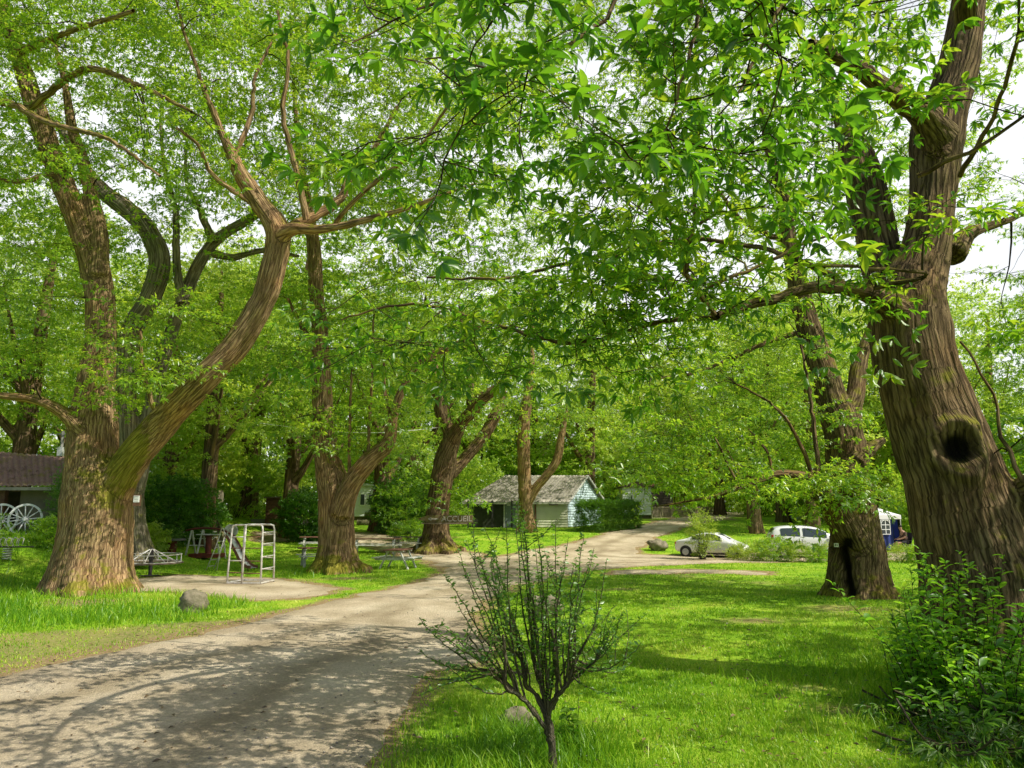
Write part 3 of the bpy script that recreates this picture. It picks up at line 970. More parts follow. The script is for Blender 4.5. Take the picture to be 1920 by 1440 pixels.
# T1: big tree at the left
t1 = [limb([(172, 1135, 168), (171, 1100, 160), (175, 1050, 148), (179, 1000, 142), (181, 950, 138), (178, 905, 122), (174, 860, 104), (174, 800, 96), (178, 730, 78), (188, 650, 62), (187, 560, 58),
            (172, 480, 56), (137, 390, 50), (105, 310, 46), (72, 220, 42), (40, 120, 36), (5, 20, 30), (-30, -120, 24), (-60, -260, 14)], 21.3, 1.5),
      limb([(185, 1050, 60, 21.9), (192, 1000, 74, 21.8), (203, 950, 80, 21.7), (224, 900, 76, 21.5), (256, 850, 70, 21.3), (300, 800, 64, 21.1), (370, 722, 58), (440, 650, 56), (490, 570, 54), (515, 490, 52), (520, 430, 52),
            (486, 380, 42), (454, 330, 36), (428, 276, 24), (412, 232, 12), (404, 200, 5)], 21.2, -2.5),
      limb([(516, 455, 40), (545, 430, 30), (590, 430, 23), (640, 424, 20), (700, 408, 18), (780, 385, 15), (860, 355, 12), (930, 332, 8)], 19.6, -2.5),
      limb([(186, 520, 40), (188, 440, 32), (172, 370, 29), (152, 290, 26), (135, 240, 22), (120, 150, 16), (90, 40, 10)], 21.9, 1.5),
      limb([(160, 810, 50), (128, 782, 32), (100, 762, 26), (60, 748, 22), (0, 742, 18), (-80, 730, 14), (-170, 690, 9)], 21.5, -1)]
t1 = [l * np.array([1, 1, 1, .90]) for l in t1]
t1thin = [limb([(440, 310, 18), (412, 240, 13), (380, 160, 9), (352, 80, 6), (330, 0, 4)], 19, -1), limb([(436, 300, 12), (470, 220, 9), (480, 140, 6), (520, 60, 4)], 19, 1),
          limb([(535, 432, 22), (590, 405, 20), (640, 370, 17), (660, 320, 13), (700, 280, 10), (745, 200, 7)], 19.5, 1.5),
          limb([(575, 412, 14), (565, 360, 12), (545, 280, 11), (530, 210, 9), (540, 120, 7), (520, 20, 5)], 19.4, -1),
          limb([(520, 440, 12), (470, 380, 11), (400, 330, 9), (370, 270, 7), (330, 240, 5)], 19.8, -2),
          limb([(620, 430, 10), (660, 380, 9), (720, 330, 8), (790, 270, 6), (850, 180, 4)], 19, -2),
          limb([(60, 200, 14), (160, 130, 12), (260, 160, 9), (360, 210, 6)], 21.5, -5),
          limb([(30, 100, 14), (130, 60, 10), (250, 20, 7)], 21.5, -5),
          limb([(-120, 200, 16), (0, 190, 14), (90, 230, 11), (200, 260, 8), (300, 330, 5)], 20, -6),
          limb([(110, 320, 12), (40, 340, 9), (-40, 330, 6)], 21.8, -1),
          limb([(300, 800, 10), (270, 700, 8), (262, 620, 5)], 21, -1)]
c1 = [cloud_px(410, -150, 430, -160, 330, 17, 26, 0.38, 1, 0.45), cloud_px(210, 380, 980, -160, 380, 19.5, 26, 0.36, 5, 0.6),
      cloud_px(30, 180, 420, 560, 760, 19, 21, 0, 2, 0.6), cloud_px(40, -150, 150, 330, 700, 19, 24, 0.4, 3, 0.5),
      cloud_ell(60, P(380, -350, 19), (8, 6, 3.5), 0.6)]
tree("chestnut_tree", "huge forked chestnut with mossy right limb and plaque, nearest the merry-go-round", t1, 0.036, c1, SP_MID, LEAF, BARK, GT, thin=t1thin,
     marks=[(P(172, 742, 20.75), 0.36, 'knot')],
     mossmarks=[(P(232, 880, 21.0), 0.65), (P(262, 835, 20.8), 0.5), (P(228, 930, 21.0), 0.4)], ridge=0.022, flare=0.22, seed=1.0, sml=.2)

# T2: behind T1
t2 = [limb([(250, 1052, 80), (248, 1000, 60), (247, 960, 52), (245, 880, 46), (240, 800, 44), (236, 700, 42), (248, 620, 44), (282, 560, 44), (300, 490, 44), (275, 430, 40),
            (235, 390, 38), (195, 360, 32), (150, 300, 22), (100, 220, 14)], 29),
      limb([(250, 930, 40), (262, 880, 38), (276, 800, 33), (292, 720, 30), (315, 640, 29), (345, 560, 28), (370, 500, 26), (405, 450, 24), (460, 415, 20), (520, 380, 12)], 29, 1)]
t2 = [l * np.array([1, 1, 1, .88]) for l in t2]
t2thin = [limb([(340, 570, 18), (330, 480, 14), (330, 400, 12), (310, 320, 8), (300, 220, 5)], 29), limb([(402, 455, 16), (385, 420, 14), (374, 392, 12), (350, 340, 7), (350, 240, 5)], 29.5),
          limb([(400, 475, 15), (440, 482, 13), (490, 470, 10), (560, 480, 6)], 29.5)]
tree("chestnut_tree", "pale lichened chestnut rising directly behind the huge forked left tree", t2, 0.05,
     [cloud_px(150, -60, 620, 20, 420, 26, 33, 0.42, 7, 0.55), cloud_px(60, -100, 560, 420, 760, 25, 34, 0.45, 8, 0.5), cloud_ell(60, P(300, 60, 30), (8, 6, 4), 0.5)],
     SP_MID, LEAF, BARK_PALE, GT, thin=t2thin, ridge=0.02, scale=1.25, seed=2.0)

# T3: centre left fork
t3 = [limb([(633, 1086, 96), (632, 1062, 84), (632, 1030, 76), (631, 980, 73), (627, 920, 72), (614, 860, 54), (606, 800, 46), (604, 740, 44), (602, 690, 42), (600, 620, 34),
            (592, 540, 32), (588, 460, 30), (575, 380, 24), (560, 280, 16), (550, 150, 8)], 28, 1),
      limb([(640, 965, 50), (652, 925, 46), (672, 888, 42), (702, 855, 38), (728, 830, 32), (736, 790, 20), (746, 750, 18), (766, 710, 17), (792, 672, 13), (840, 650, 9)], 27.8, -1.5)]
t3 = [l * np.array([1, 1, 1, .88]) for l in t3]
t3thin = [limb([(728, 835, 12), (733, 790, 9), (722, 740, 7), (720, 680, 5)], 27), limb([(655, 900, 7), (655, 840, 6), (657, 760, 5), (660, 660, 4)], 28), limb([(690, 862, 7), (692, 800, 6), (697, 720, 5), (700, 600, 4)], 27.6),
          limb([(603, 660, 14), (570, 620, 9), (540, 560, 6)], 28.5), limb([(790, 675, 10), (840, 655, 8), (900, 610, 6)], 26.4)]
tree("chestnut_tree", "chestnut with two stems and sunlit flared base beside the picnic tables", t3, 0.045,
     [cloud_px(150, 440, 1000, 380, 720, 27, 34, 0.40, 11, 0.5), cloud_px(150, 420, 1100, -120, 400, 25, 33, 0.34, 17, 0.6), cloud_px(210, 560, 1250, -100, 420, 24, 31, 0.2, 18, 0.45), cloud_px(30, 520, 830, 700, 850, 25, 31, 0.4, 12, 0.45), cloud_ell(50, P(620, 200, 28), (7, 6, 4), 0.55)],
     SP_MID, LEAF, BARK, GT, thin=t3thin, ridge=0.025, flare=0.45, scale=1.2, seed=3.0, mossmarks=[(P(600, 1075, 27.6), 0.6)])

# T4: behind the sign
g4 = G(818, 1036)
t4 = [limb([(818, 1044, 68), (818, 1010, 50), (820, 960, 42), (828, 900, 42), (838, 850, 40), (848, 815, 34), (832, 780, 30), (822, 740, 28), (815, 700, 22), (800, 640, 12)], g4[1]),
      limb([(842, 840, 30), (862, 800, 26), (885, 772, 25), (905, 745, 25), (932, 728, 18), (960, 690, 12)], g4[1], -2.2),
      limb([(830, 900, 30), (852, 880, 24), (880, 850, 22), (905, 820, 22), (925, 785, 22), (938, 760, 18), (944, 730, 11), (950, 660, 6)], g4[1], 2.4)]
t4thin = [limb([(885, 775, 16), (880, 745, 14), (882, 715, 12), (870, 640, 8), (860, 560, 5)], g4[1] - .6)]
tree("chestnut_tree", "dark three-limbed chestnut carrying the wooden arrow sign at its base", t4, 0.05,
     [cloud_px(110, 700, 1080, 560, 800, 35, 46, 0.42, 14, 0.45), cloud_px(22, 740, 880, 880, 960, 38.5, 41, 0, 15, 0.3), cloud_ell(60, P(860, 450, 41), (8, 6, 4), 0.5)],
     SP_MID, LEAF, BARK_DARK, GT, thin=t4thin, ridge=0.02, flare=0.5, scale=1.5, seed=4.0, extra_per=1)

# T5: in front of the cabin
g5 = G(988, 997)
t5 = [limb([(988, 1003, 34), (986, 960, 26), (984, 920, 25), (982, 860, 24), (982, 800, 23), (988, 755, 20), (995, 700, 13), (1000, 600, 7)], g5[1]),
      limb([(990, 945, 16), (1005, 915, 17), (1026, 890, 17), (1045, 860, 17), (1053, 815, 14), (1062, 770, 7)], g5[1], -.5)]
tree("chestnut_tree", "slim red-brown chestnut standing in front of the small cabin door", t5, 0.05,
     [cloud_px(90, 900, 1220, 620, 810, 44, 56, 0.4, 21, 0.65), cloud_ell(60, P(1020, 480, 50), (8, 6, 5), 0.6)], SP_MID, LEAF, BARK, GT, ridge=0.02, scale=1.7, seed=5.0, extra_per=1)

# T6: right middle
t6 = [limb([(1612, 1142, 126), (1611, 1110, 116), (1608, 1070, 104), (1606, 1020, 98), (1600, 960, 88), (1592, 900, 78), (1588, 850, 74), (1577, 800, 66), (1560, 750, 58), (1545, 700, 50),
            (1528, 650, 46), (1512, 600, 44), (1500, 550, 38), (1480, 450, 30), (1465, 350, 24), (1440, 280, 16), (1420, 150, 8)], 20.4, 1.5),
      limb([(1602, 1020, 60), (1575, 970, 56), (1548, 930, 46), (1528, 905, 34), (1505, 893, 20), (1480, 888, 16), (1450, 890, 15), (1420, 901, 13), (1385, 914, 11), (1340, 930, 8), (1300, 938, 5), (1230, 950, 3)], 20.2, -1.5),
      limb([(1600, 870, 50), (1622, 848, 30), (1645, 832, 20), (1655, 826, 14)], 20.6, .5),
      limb([(1585, 800, 50), (1604, 740, 34), (1612, 680, 28), (1640, 600, 20), (1660, 500, 12)], 21, 1.5)]
t6thin = [limb([(1530, 905, 12), (1533, 860, 9), (1526, 800, 8), (1520, 745, 6), (1500, 640, 4)], 19.6), limb([(1505, 622, 10), (1440, 640, 9), (1380, 668, 8), (1300, 700, 6), (1200, 712, 4)], 21.5, -2),
          limb([(1385, 914, 6), (1360, 860, 5), (1340, 820, 3)], 19.2), limb([(1450, 890, 6), (1440, 850, 5), (1400, 800, 3)], 19.6), limb([(1480, 455, 12), (1400, 420, 9), (1340, 350, 6)], 21.8, -1),
          limb([(1528, 905, 9), (1500, 830, 7), (1450, 760, 5), (1380, 720, 3)], 20, -1)]
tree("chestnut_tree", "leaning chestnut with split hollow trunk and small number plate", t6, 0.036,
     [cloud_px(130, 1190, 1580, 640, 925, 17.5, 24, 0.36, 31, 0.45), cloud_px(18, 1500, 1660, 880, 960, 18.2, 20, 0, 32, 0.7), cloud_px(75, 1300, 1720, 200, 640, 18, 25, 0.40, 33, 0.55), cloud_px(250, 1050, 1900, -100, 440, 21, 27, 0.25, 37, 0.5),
      cloud_ell(30, P(1480, 50, 21.5), (6, 5, 3.5), 0.6), cloud_ell(90, (15.5, 17.5, 8.2), (3.2, 3.6, 2.2), 0.5, cluster=9)],  # last cloud is an unseen crown part added to shade the lawn
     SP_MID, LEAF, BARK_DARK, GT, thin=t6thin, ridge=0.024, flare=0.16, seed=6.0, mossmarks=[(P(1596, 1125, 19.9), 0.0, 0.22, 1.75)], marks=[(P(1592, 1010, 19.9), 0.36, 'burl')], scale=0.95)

# T7: the big one at the right, close
t7 = [limb([(1885, 1330, 330), (1876, 1270, 300), (1866, 1200, 275), (1855, 1120, 252), (1838, 1050, 228), (1815, 980, 212), (1795, 910, 200), (1768, 840, 186), (1742, 770, 172),
            (1718, 690, 160), (1704, 620, 158), (1708, 550, 140), (1733, 480, 104), (1747, 400, 94), (1752, 320, 98), (1757, 250, 108), (1778, 190, 92), (1798, 120, 80), (1812, 40, 72), (1826, -80, 62), (1845, -260, 42)], 9.9, 0.6),
      limb([(1700, 620, 120), (1668, 540, 96), (1648, 460, 88), (1630, 380, 86), (1608, 300, 72), (1588, 240, 46), (1560, 170, 24), (1540, 60, 14)], 10.6, 0.8),
      limb([(1690, 590, 80), (1650, 560, 46), (1610, 546, 34), (1560, 538, 28), (1510, 541, 24), (1460, 560, 22), (1400, 574, 21), (1345, 592, 18)], 10.0, -1.2),
      limb([(1762, 260, 80), (1728, 212, 58), (1690, 185, 50), (1650, 160, 40), (1600, 122, 35), (1550, 94, 33), (1518, 84, 26)], 9.9, -1.6),
      limb([(1840, 1060, 90, 10.2), (1862, 1000, 100, 10.1), (1895, 950, 84, 9.8), (1940, 912, 62, 9.5), (2000, 860, 50, 9.2), (2100, 740, 40), (2200, 560, 24)], 9.6, -.8),
      limb([(1785, 480, 60), (1812, 440, 36), (1850, 425, 24), (1920, 400, 14), (2010, 330, 8)], 10.4, 1),
      limb([(1815, 40, 50), (1780, -90, 42), (1640, -230, 36), (1450, -290, 30), (1250, -240, 22), (1120, -130, 14), (1080, -40, 8)], 9.8, -5)]
t7 = [np.array([(*q[:3], q[3] * (.91 if q[2] < 4.8 else .87)) for q in l]) for l in t7]
t7thin = [limb([(1340, 590, 12), (1322, 570, 11), (1312, 548, 10), (1288, 512, 11), (1290, 465, 10), (1305, 390, 8), (1298, 320, 5)], 8.8, -.6),
          limb([(1330, 580, 9), (1318, 545, 9), (1400, 508, 7), (1480, 470, 6), (1560, 440, 4)], 8.8, .3), limb([(1290, 470, 8), (1240, 400, 6), (1190, 355, 4), (1140, 358, 3)], 8.6, -.4),
          limb([(1310, 420, 6), (1350, 390, 5), (1372, 360, 3)], 8.6),
          limb([(1345, 596, 10), (1260, 600, 10), (1150, 628, 9), (1040, 640, 8), (900, 600, 7), (760, 570, 5), (640, 600, 3)], 9.2, 2.5),
          limb([(1600, 540, 14), (1480, 480, 10), (1300, 450, 9), (1120, 480, 8), (950, 520, 6), (800, 520, 4)], 10, 2),
          limb([(1640, 540, 10), (1740, 512, 7), (1500, 495, 6)], 9.4, -1),
          limb([(1720, 330, 10), (1840, 270, 7), (1940, 200, 5)], 9.3, -1), limb([(1800, 330, 10), (1870, 200, 8), (1910, 60, 7)], 9.5, -2),
          limb([(1920, 905, 10), (1880, 820, 7), (1860, 740, 5), (1800, 640, 4)], 9.2, .5),
          limb([(1620, -235, 14), (1500, -60, 9), (1440, 60, 7), (1380, 180, 5)], 6.9, -1.2), limb([(1440, -290, 14), (1330, -80, 9), (1300, 80, 7), (1250, 240, 4)], 6.2, -1),
          limb([(1250, -240, 12), (1180, -60, 9), (1110, 60, 8), (960, 120, 5), (800, 110, 3)], 5.6, -.6), limb([(1140, -150, 10), (960, -60, 8), (780, 20, 5), (660, 80, 3)], 5.3, -.3)]
c7 = [cloud_px(74, 640, 1500, -160, 330, 4.2, 8.0, 0.40, 41, 0.2, 0.8), cloud_px(22, 1400, 1700, -160, 300, 5, 8.6, 0.46, 42, 0.45, 0.8), cloud_px(12, 1860, 2050, -160, 300, 6, 8.6, 0.4, 47, 0.45, 0.8), cloud_px(54, 1000, 1600, 330, 600, 7.3, 10.5, 0.47, 43, 0.7, 0.8),
      cloud_px(70, 580, 1300, 430, 700, 9, 13.5, 0.44, 44, 0.5, 0.7), cloud_px(7, 1620, 1800, 380, 620, 8.4, 9.2, 0, 45, 0.7), cloud_px(34, 1840, 2250, 150, 900, 9.5, 13, 0.48, 46, 0.5, 0.7),
      cloud_ell(20, (9.0, 11, 13.0), (4.5, 5, 3), 0.5),
      cloud_ell(230, (12.0, 4.2, 8.2), (3.6, 4.4, 1.9), 0.5, cluster=19), cloud_ell(170, (13.6, 11, 8.6), (3.2, 3.6, 2.0), 0.5, cluster=14)]  # unseen crown clusters added off to the right to dapple the ground
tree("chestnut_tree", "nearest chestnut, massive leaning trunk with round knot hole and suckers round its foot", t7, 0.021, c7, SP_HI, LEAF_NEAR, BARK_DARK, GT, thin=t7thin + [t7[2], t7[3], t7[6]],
     marks=[(P(1800, 838, 9.53), 0.27, 'knot'), (P(1740, 395, 9.9), 0.22, 'burl')], ridge=0.016, flare=0.22, seed=7.0, sml=.12, curl=0.3, mossmarks=[], extra_per=1)

# ------------------------------------------------------------------ trees further back
def far_tree(seed, hgt=17.0, rad=5.0, lean=0.4, base=2.6, n=150, leafm=LEAF_FAR, barkm=BARK_FAR, thick=0.5, name="broadleaf_tree", label="", fork=True, squash=1.0):
    random.seed(seed)
    r = random.Random(seed)
    lx = r.uniform(-lean, lean); ly = r.uniform(-lean, lean)
    def pt(f, ox=0, oy=0): return (lx * f * 2 + ox + r.uniform(-.2, .2) * f, ly * f * 2 + oy, hgt * f)
    gz0 = ground(0, 0)
    main = np.array([(*pt(f), thick * (1 - f) ** 0.8 + 0.03) for f in (0, .05, .12, .22, .34, .48, .62, .78, .92)])
    main[0, :3] = (0, 0, -0.15)
    ls = [main]
    for k in range(4 if fork else 2):
        f0 = r.uniform(.14, .4); i = int(f0 * 8)
        p0 = np.array(pt(f0)); a = r.uniform(0, 6.28); q = []
        for j, t in enumerate((0, .25, .5, .8, 1)):
            q.append((p0[0] + cos(a) * rad * .75 * t, p0[1] + sin(a) * rad * .75 * t, p0[2] + hgt * .3 * t ** 1.2, thick * (1 - f0) * .6 * (1 - t) + .03))
        ls.append(np.array(q))
    # own ground frame: built near origin, then moved
    save = globals()['ground']
    globals()['ground'] = lambda x, y: 0.0
    lv = 1.0
    cl = []
    nb = 9
    for k in range(nb):
        a = k * 2.4 + r.uniform(0, .6); zz = base + 1.2 + (hgt - base - 1.5) * (k + .5) / nb
        rr = rad * (0.75 if k < 2 else 1.0) * math.sqrt(max(.12, 1 - ((zz - hgt * .5) / (hgt * .56)) ** 2))
        cl.append(cloud_ell(n // nb, (cos(a) * rr * .45, sin(a) * rr * .45, zz), (rr * .72, rr * .72, hgt * .10 * squash + .6), r.uniform(.2, .8), .25, base))
    o = tree(name, label, ls, 0.09, cl, SP_FAR, leafm, barkm, None, ridge=0.0, flare=.35, extra_per=3, twigs=False, seed=seed, lump=None) if False else \
        tree(name, label, ls, 0.09, cl, SP_FAR, leafm, barkm, None, ridge=0.0, flare=.35, extra_per=3, twigs=False, seed=float(seed))
    globals()['ground'] = save
    return o


GB = "trees standing behind the cabin and along the far side of the site"
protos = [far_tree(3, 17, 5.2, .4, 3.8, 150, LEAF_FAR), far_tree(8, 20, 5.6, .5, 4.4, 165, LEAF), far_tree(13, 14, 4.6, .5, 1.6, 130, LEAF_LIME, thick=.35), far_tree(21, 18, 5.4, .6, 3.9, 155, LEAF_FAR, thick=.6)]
kindtxt = ["bright green broadleaf tree", "tall deep green chestnut", "lime green young tree", "broad pale green chestnut"]
# (px of the trunk, distance, prototype, scale, where it stands)
far = [(-420, 34, 1, 1.0, "beyond the left edge behind the tiled shed"), (-150, 44, 0, 1.0, "rising over the left end of the tiled shed roof"), (40, 40, 3, 1.0, "straight above the tiled shed"),
       (130, 52, 1, 1.0, "seen between the shed roof and the huge left trunk"), (330, 43, 2, 1.1, "behind the round red table"), (395, 38, 0, .9, "whose trunk stands behind the plank platform"),
       (470, 52, 3, 1.0, "behind the climbing frame"), (548, 46, 1, .95, "with curved tan trunk by the brown hut"), (640, 74, 0, 1.2, "behind the white mobile home"), (715, 50, 3, .95, "with thin trunk right of the mobile home"),
       (770, 62, 1, 1.1, "between the sign tree and the mobile home"), (900, 68, 0, 1.1, "behind the left end of the cabin roof"), (1010, 72, 1, 1.15, "behind the middle of the cabin roof"), (1100, 66, 3, 1.0, "behind the blue cabin gable"),
       (1185, 76, 2, 1.25, "glowing over the clipped hedge"), (1250, 86, 2, 1.2, "above the lattice fence"), (1345, 76, 1, 1.0, "where the road vanishes, left side"), (1440, 84, 0, 1.2, "closing the end of the road"),
       (1408, 48.5, 3, .74, "with straight dark trunk beyond the parked cars"), (1462, 60, 1, .95, "second trunk right of the road end"), (1514, 50, 0, .95, "with broad pale stump-like trunk behind the hatchback"),
       (1570, 66, 3, 1.1, "behind the split hollow trunk"), (1640, 58, 2, 1.2, "over the white gazebo"), (1740, 54, 0, 1.0, "behind the person in the chair"), (1850, 60, 3, 1.0, "low behind the nearest trunk"),
       (1990, 48, 1, .8, "past the right edge of the view"), (2150, 60, 0, .8, "furthest right beyond the lawn"), (240, 66, 0, 1.25, "far behind the pale lichened chestnut"), (560, 78, 1, 1.3, "farthest, over the brown hut"),
       (820, 86, 3, 1.3, "farthest, over the sign tree"), (1140, 92, 0, 1.35, "farthest, between cabin and fence"), (-20, 70, 3, 1.3, "farthest behind the tiled shed"), (1700, 84, 1, 1.1, "farthest behind the gazebo"),
       (1300, 100, 3, 1.3, "farthest beyond the road bend"), (400, 88, 1, 1.3, "farthest behind the playground"), (700, 100, 0, 1.35, "farthest behind the picnic lawn")]
used = set()
for i, (px, Y, k, sc, txt) in enumerate(far):
    x = (px - 960) / F * Y * 1.0; z = ground(x, Y)
    lab = kindtxt[k] + " " + txt
    if k not in used:
        o = protos[k]; used.add(k); o.location = (x, Y, z - 0.1); o["label"] = lab; o["group"] = GB; o.scale = (sc,) * 3; o.rotation_euler.z = i * 1.7
    else:
        dup(protos[k], (x, Y, z - 0.1), i * 1.7, lab, GB, sc)

random.seed(99)
# ------------------------------------------------------------------ bushes, hedges
def bush(name, label, cat, loc, rad, n, sprays, leafm, group=None, shell=0.55, scale=1.0, tone=0.5, box=None, stems=14, stemm=None, zc=None, outw=0.8, stemr=0.018):
    rt = root(name, loc, label, cat, group)
    rx, ry, rz = rad
    fr = []; tips = []
    for i in range(n):
        if box:
            f = random.random()
            p = np.array([random.uniform(-rx, rx), random.uniform(-ry, ry), random.uniform(0.05, rz * 2)])
            s = random.choice([0, 0, 1, 2, 2])
            if s == 0: p[1] = random.choice([-1, -1, 1]) * ry * random.uniform(.82, 1.02)
            elif s == 1: p[0] = random.choice([-1, 1]) * rx * random.uniform(.85, 1.02)
            else: p[2] = rz * 2 * random.uniform(.88, 1.02)
            p += 0.06 * RNG.normal(0, 1, 3)
            d = (p - np.array([0, 0, rz])) / np.array([rx, ry, rz])
        else:
            v = RNG.normal(0, 1, 3); v /= np.linalg.norm(v)
            q = random.uniform(shell, 1.0) * (1 + 0.22 * vnoise((v * 2.2 + float(rx) * 7)[None])[0])
            p = v * q * np.array([rx, ry, rz]) + np.array([0, 0, rz * (1.0 if zc is None else zc)])
            d = v.copy()
            if p[2] < 0.03: p[2] = random.uniform(.03, .3)
        d = d * outw + RNG.normal(0, .45, 3); d[2] += 0.25
        fr.append((p, d, np.array([RNG.normal(0, .4), RNG.normal(0, .4), 1.0]), scale * random.uniform(.75, 1.2), float(np.clip(tone + RNG.normal(0, .25), 0, 1))))
        tips.append(p)
    V, F_, A, tw = place_sprays(fr, sprays)
    link("foliage", np_mesh("foliage", V, F_, leafm, {'lv': A}), rt)
    lines = []
    for i in range(stems):
        t = tips[random.randrange(len(tips))] * 0.9
        b0 = np.array([random.uniform(-.25, .25) * rx, random.uniform(-.25, .25) * ry, -0.05])
        if box: b0 = np.array([t[0] * .9, 0, -0.05])
        m = (b0 + t) / 2 + RNG.normal(0, .06, 3) * rx + np.array([0, 0, .12 * rz])
        lines.append((np.array([b0, (b0 + m) / 2 + RNG.normal(0, .02, 3), m, (m + t) / 2, t]), np.linspace(stemr, stemr * .35, 5)))
    Vb, Fb, Bb = tubes_np(lines, 5)
    link("stems", np_mesh("stems", Vb, Fb, stemm or TWIG, {'bk': Bb}, smooth=True), rt)
    return rt


def at(px, py, dz=0.0):
    g = G(px, py); return (g[0], g[1], g[2] + dz)


SP_B3 = spray_set(5, kind='lo', L=0.20, W=0.09, size=0.9, nside=6, rosette=6, alt=6, droop=0.2)
UG = "undergrowth shrubs closing the view behind the buildings and tables"
up = [bush("shrub", "", "bush", (0, 0, 0), (2.6, 2.2, 1.9), 230, SP_B3, LEAF_FAR, tone=.4), bush("shrub", "", "bush", (0, 0, 0), (2.2, 2.0, 2.3), 230, SP_B3, LEAF, tone=.4),
      bush("shrub", "", "bush", (0, 0, 0), (2.8, 2.0, 1.5), 210, SP_B3, LEAF_LIME, tone=.4)]
utx = ["mid green shrub", "dark green shrub", "pale green shrub"]
ul = [(-60, 46, 0, "behind the tiled shed, far left"), (60, 49, 1, "behind the tiled shed beside the utility pole"), (235, 40, 0, "directly behind the pale lichened chestnut"), (330, 47, 1, "behind the round red table"),
      (380, 56, 2, "behind the plank platform"), (440, 50, 0, "behind the upright grey disc"), (510, 60, 2, "behind the brown hut"), (585, 72, 0, "left of the white mobile home"), (735, 70, 1, "right of the white mobile home"),
      (790, 70, 2, "far behind the arrow sign"), (850, 60, 0, "left of the cabin porch"), (930, 70, 1, "behind the cabin, left half"), (1040, 68, 0, "behind the cabin ridge"), (1120, 72, 1, "behind the blue gable"),
      (1190, 78, 2, "behind the clipped hedge"), (1265, 90, 0, "behind the lattice fence"), (1330, 96, 1, "left of the road end"), (1400, 100, 2, "where the road vanishes"), (1440, 76, 0, "right of the road end"),
      (1490, 72, 1, "beside the white panel"), (1550, 60, 2, "above the white hatchback roof"), (1610, 62, 0, "behind the split hollow trunk"), (1680, 64, 1, "behind the gazebo roof"), (1730, 47, 0, "behind the seated person"),
      (1800, 62, 2, "low between the two right trunks"), (1880, 50, 1, "right of the nearest trunk"), (1990, 55, 0, "past the right edge of the lawn"), (160, 60, 2, "far behind the huge forked left tree"), (660, 84, 1, "far behind the mobile home roof")]
first = set()
for i, (px, Y, k, tx) in enumerate(ul):
    x = (px - 960) / F * Y; loc = (x, Y, ground(x, Y) - .1); sc = 0.8 + 0.022 * (Y - 40) + random.uniform(-.1, .25)
    if k not in first:
        first.add(k); o = up[k]; o.location = loc; o.rotation_euler.z = i; o.scale = (sc,) * 3; o["label"] = utx[k] + " " + tx; o["group"] = UG
    else: dup(up[k], loc, i * 1.3, utx[k] + " " + tx, UG, sc)

# far wood closing the horizon
fr = []
for i in range(2600):
    a = random.uniform(-1.15, 1.15); R_ = random.uniform(112, 150)
    x = R_ * sin(a); y = R_ * cos(a)
    z = ground(x, y) + random.uniform(0, 17 + 5 * sin(a * 9) + 3 * sin(a * 23))
    fr.append((np.array([x, y, z]), RNG.normal(0, 1, 3), np.array([RNG.normal(0, .5), -.6, 1.0]), 3.4 * random.uniform(.7, 1.3), random.random()))
V, F_, A, tw = place_sprays(fr, SP_FAR)
tag(link("distant_wood", np_mesh("distant_wood", V, F_, LEAF_LIME, {'lv': A})), kind='stuff', label="mass of woodland far beyond the site", cat="woodland")

# bushes one can tell apart
bush("laurel_bush", "large dark green laurel bush behind the round red pedestal table", "bush", at(312, 1015), (1.9, 1.3, 1.35), 420, SP_LAUREL, LEAF_DARK, tone=.45, scale=1.1)
bush("laurel_bush", "second laurel bush between the dark laurel and the plank platform", "bush", at(365, 1005), (1.2, 1.0, 1.1), 240, SP_LAUREL, LEAF_DARK, tone=.6, scale=1.1)
bush("leafy_bush", "bright green bush with long shoots at the foot of the pale lichened chestnut", "bush", at(274, 1030), (.5, .45, .40), 120, SP_BUSH, LEAF_LIME, tone=.4)
bush("round_bush", "round dark bush with pale lower leaves left of the two-stemmed chestnut", "bush", at(570, 1015), (1.15, 1.0, 1.25), 420, SP_BUSH, LEAF_DARK, tone=.35, scale=1.3)
bush("round_bush", "dark variegated bush left of the wooden arrow sign", "bush", at(752, 1000), (1.6, 1.1, 1.45), 460, SP_BUSH, LEAF_DARK, tone=.6, scale=1.5)
bush("low_bush", "low spreading green bush at the feet of the variegated bush", "bush", at(772, 1014), (1.0, .6, .4), 130, SP_BUSH, LEAF, tone=.4)
bush("leafy_bush", "leafy green bush growing in front of the right white wagon wheel", "bush", at(92, 1026), (.5, .4, .34), 100, SP_BUSH, LEAF, tone=.45, outw=1.3)
bush("leafy_bush", "green sprig covering the left white wagon wheel", "bush", at(-22, 1010), (.3, .3, .36), 36, SP_BUSH, LEAF, tone=.6)
bush("conifer", "small grey green conical conifer between the shed and the huge trunk", "conifer", at(118, 1008), (.42, .42, 1.25), 190, SP_FINE, LEAF_SHRUB, tone=.7, scale=1.3)
GH = "laurel hedge clipped into a block beside the cabin"
hp = at(1098, 1003); he = at(1180, 988)
hc = ((hp[0] + he[0]) / 2 + .1, (hp[1] + he[1]) / 2 + .6, (hp[2] + he[2]) / 2 - .15)
hdg = bush("clipped_hedge", "dark green clipped laurel hedge in front of the blue cabin gable", "hedge", hc, (2.35, .85, .92), 2300, SP_BUSH, LEAF_DARK, box=True, tone=.95, stems=20, scale=.62, outw=.5)
hdg.rotation_euler.z = math.atan2(he[1] - hp[1], he[0] - hp[0]) * .8
GL = "low clipped bushes in the row between the lawn and the parked cars"
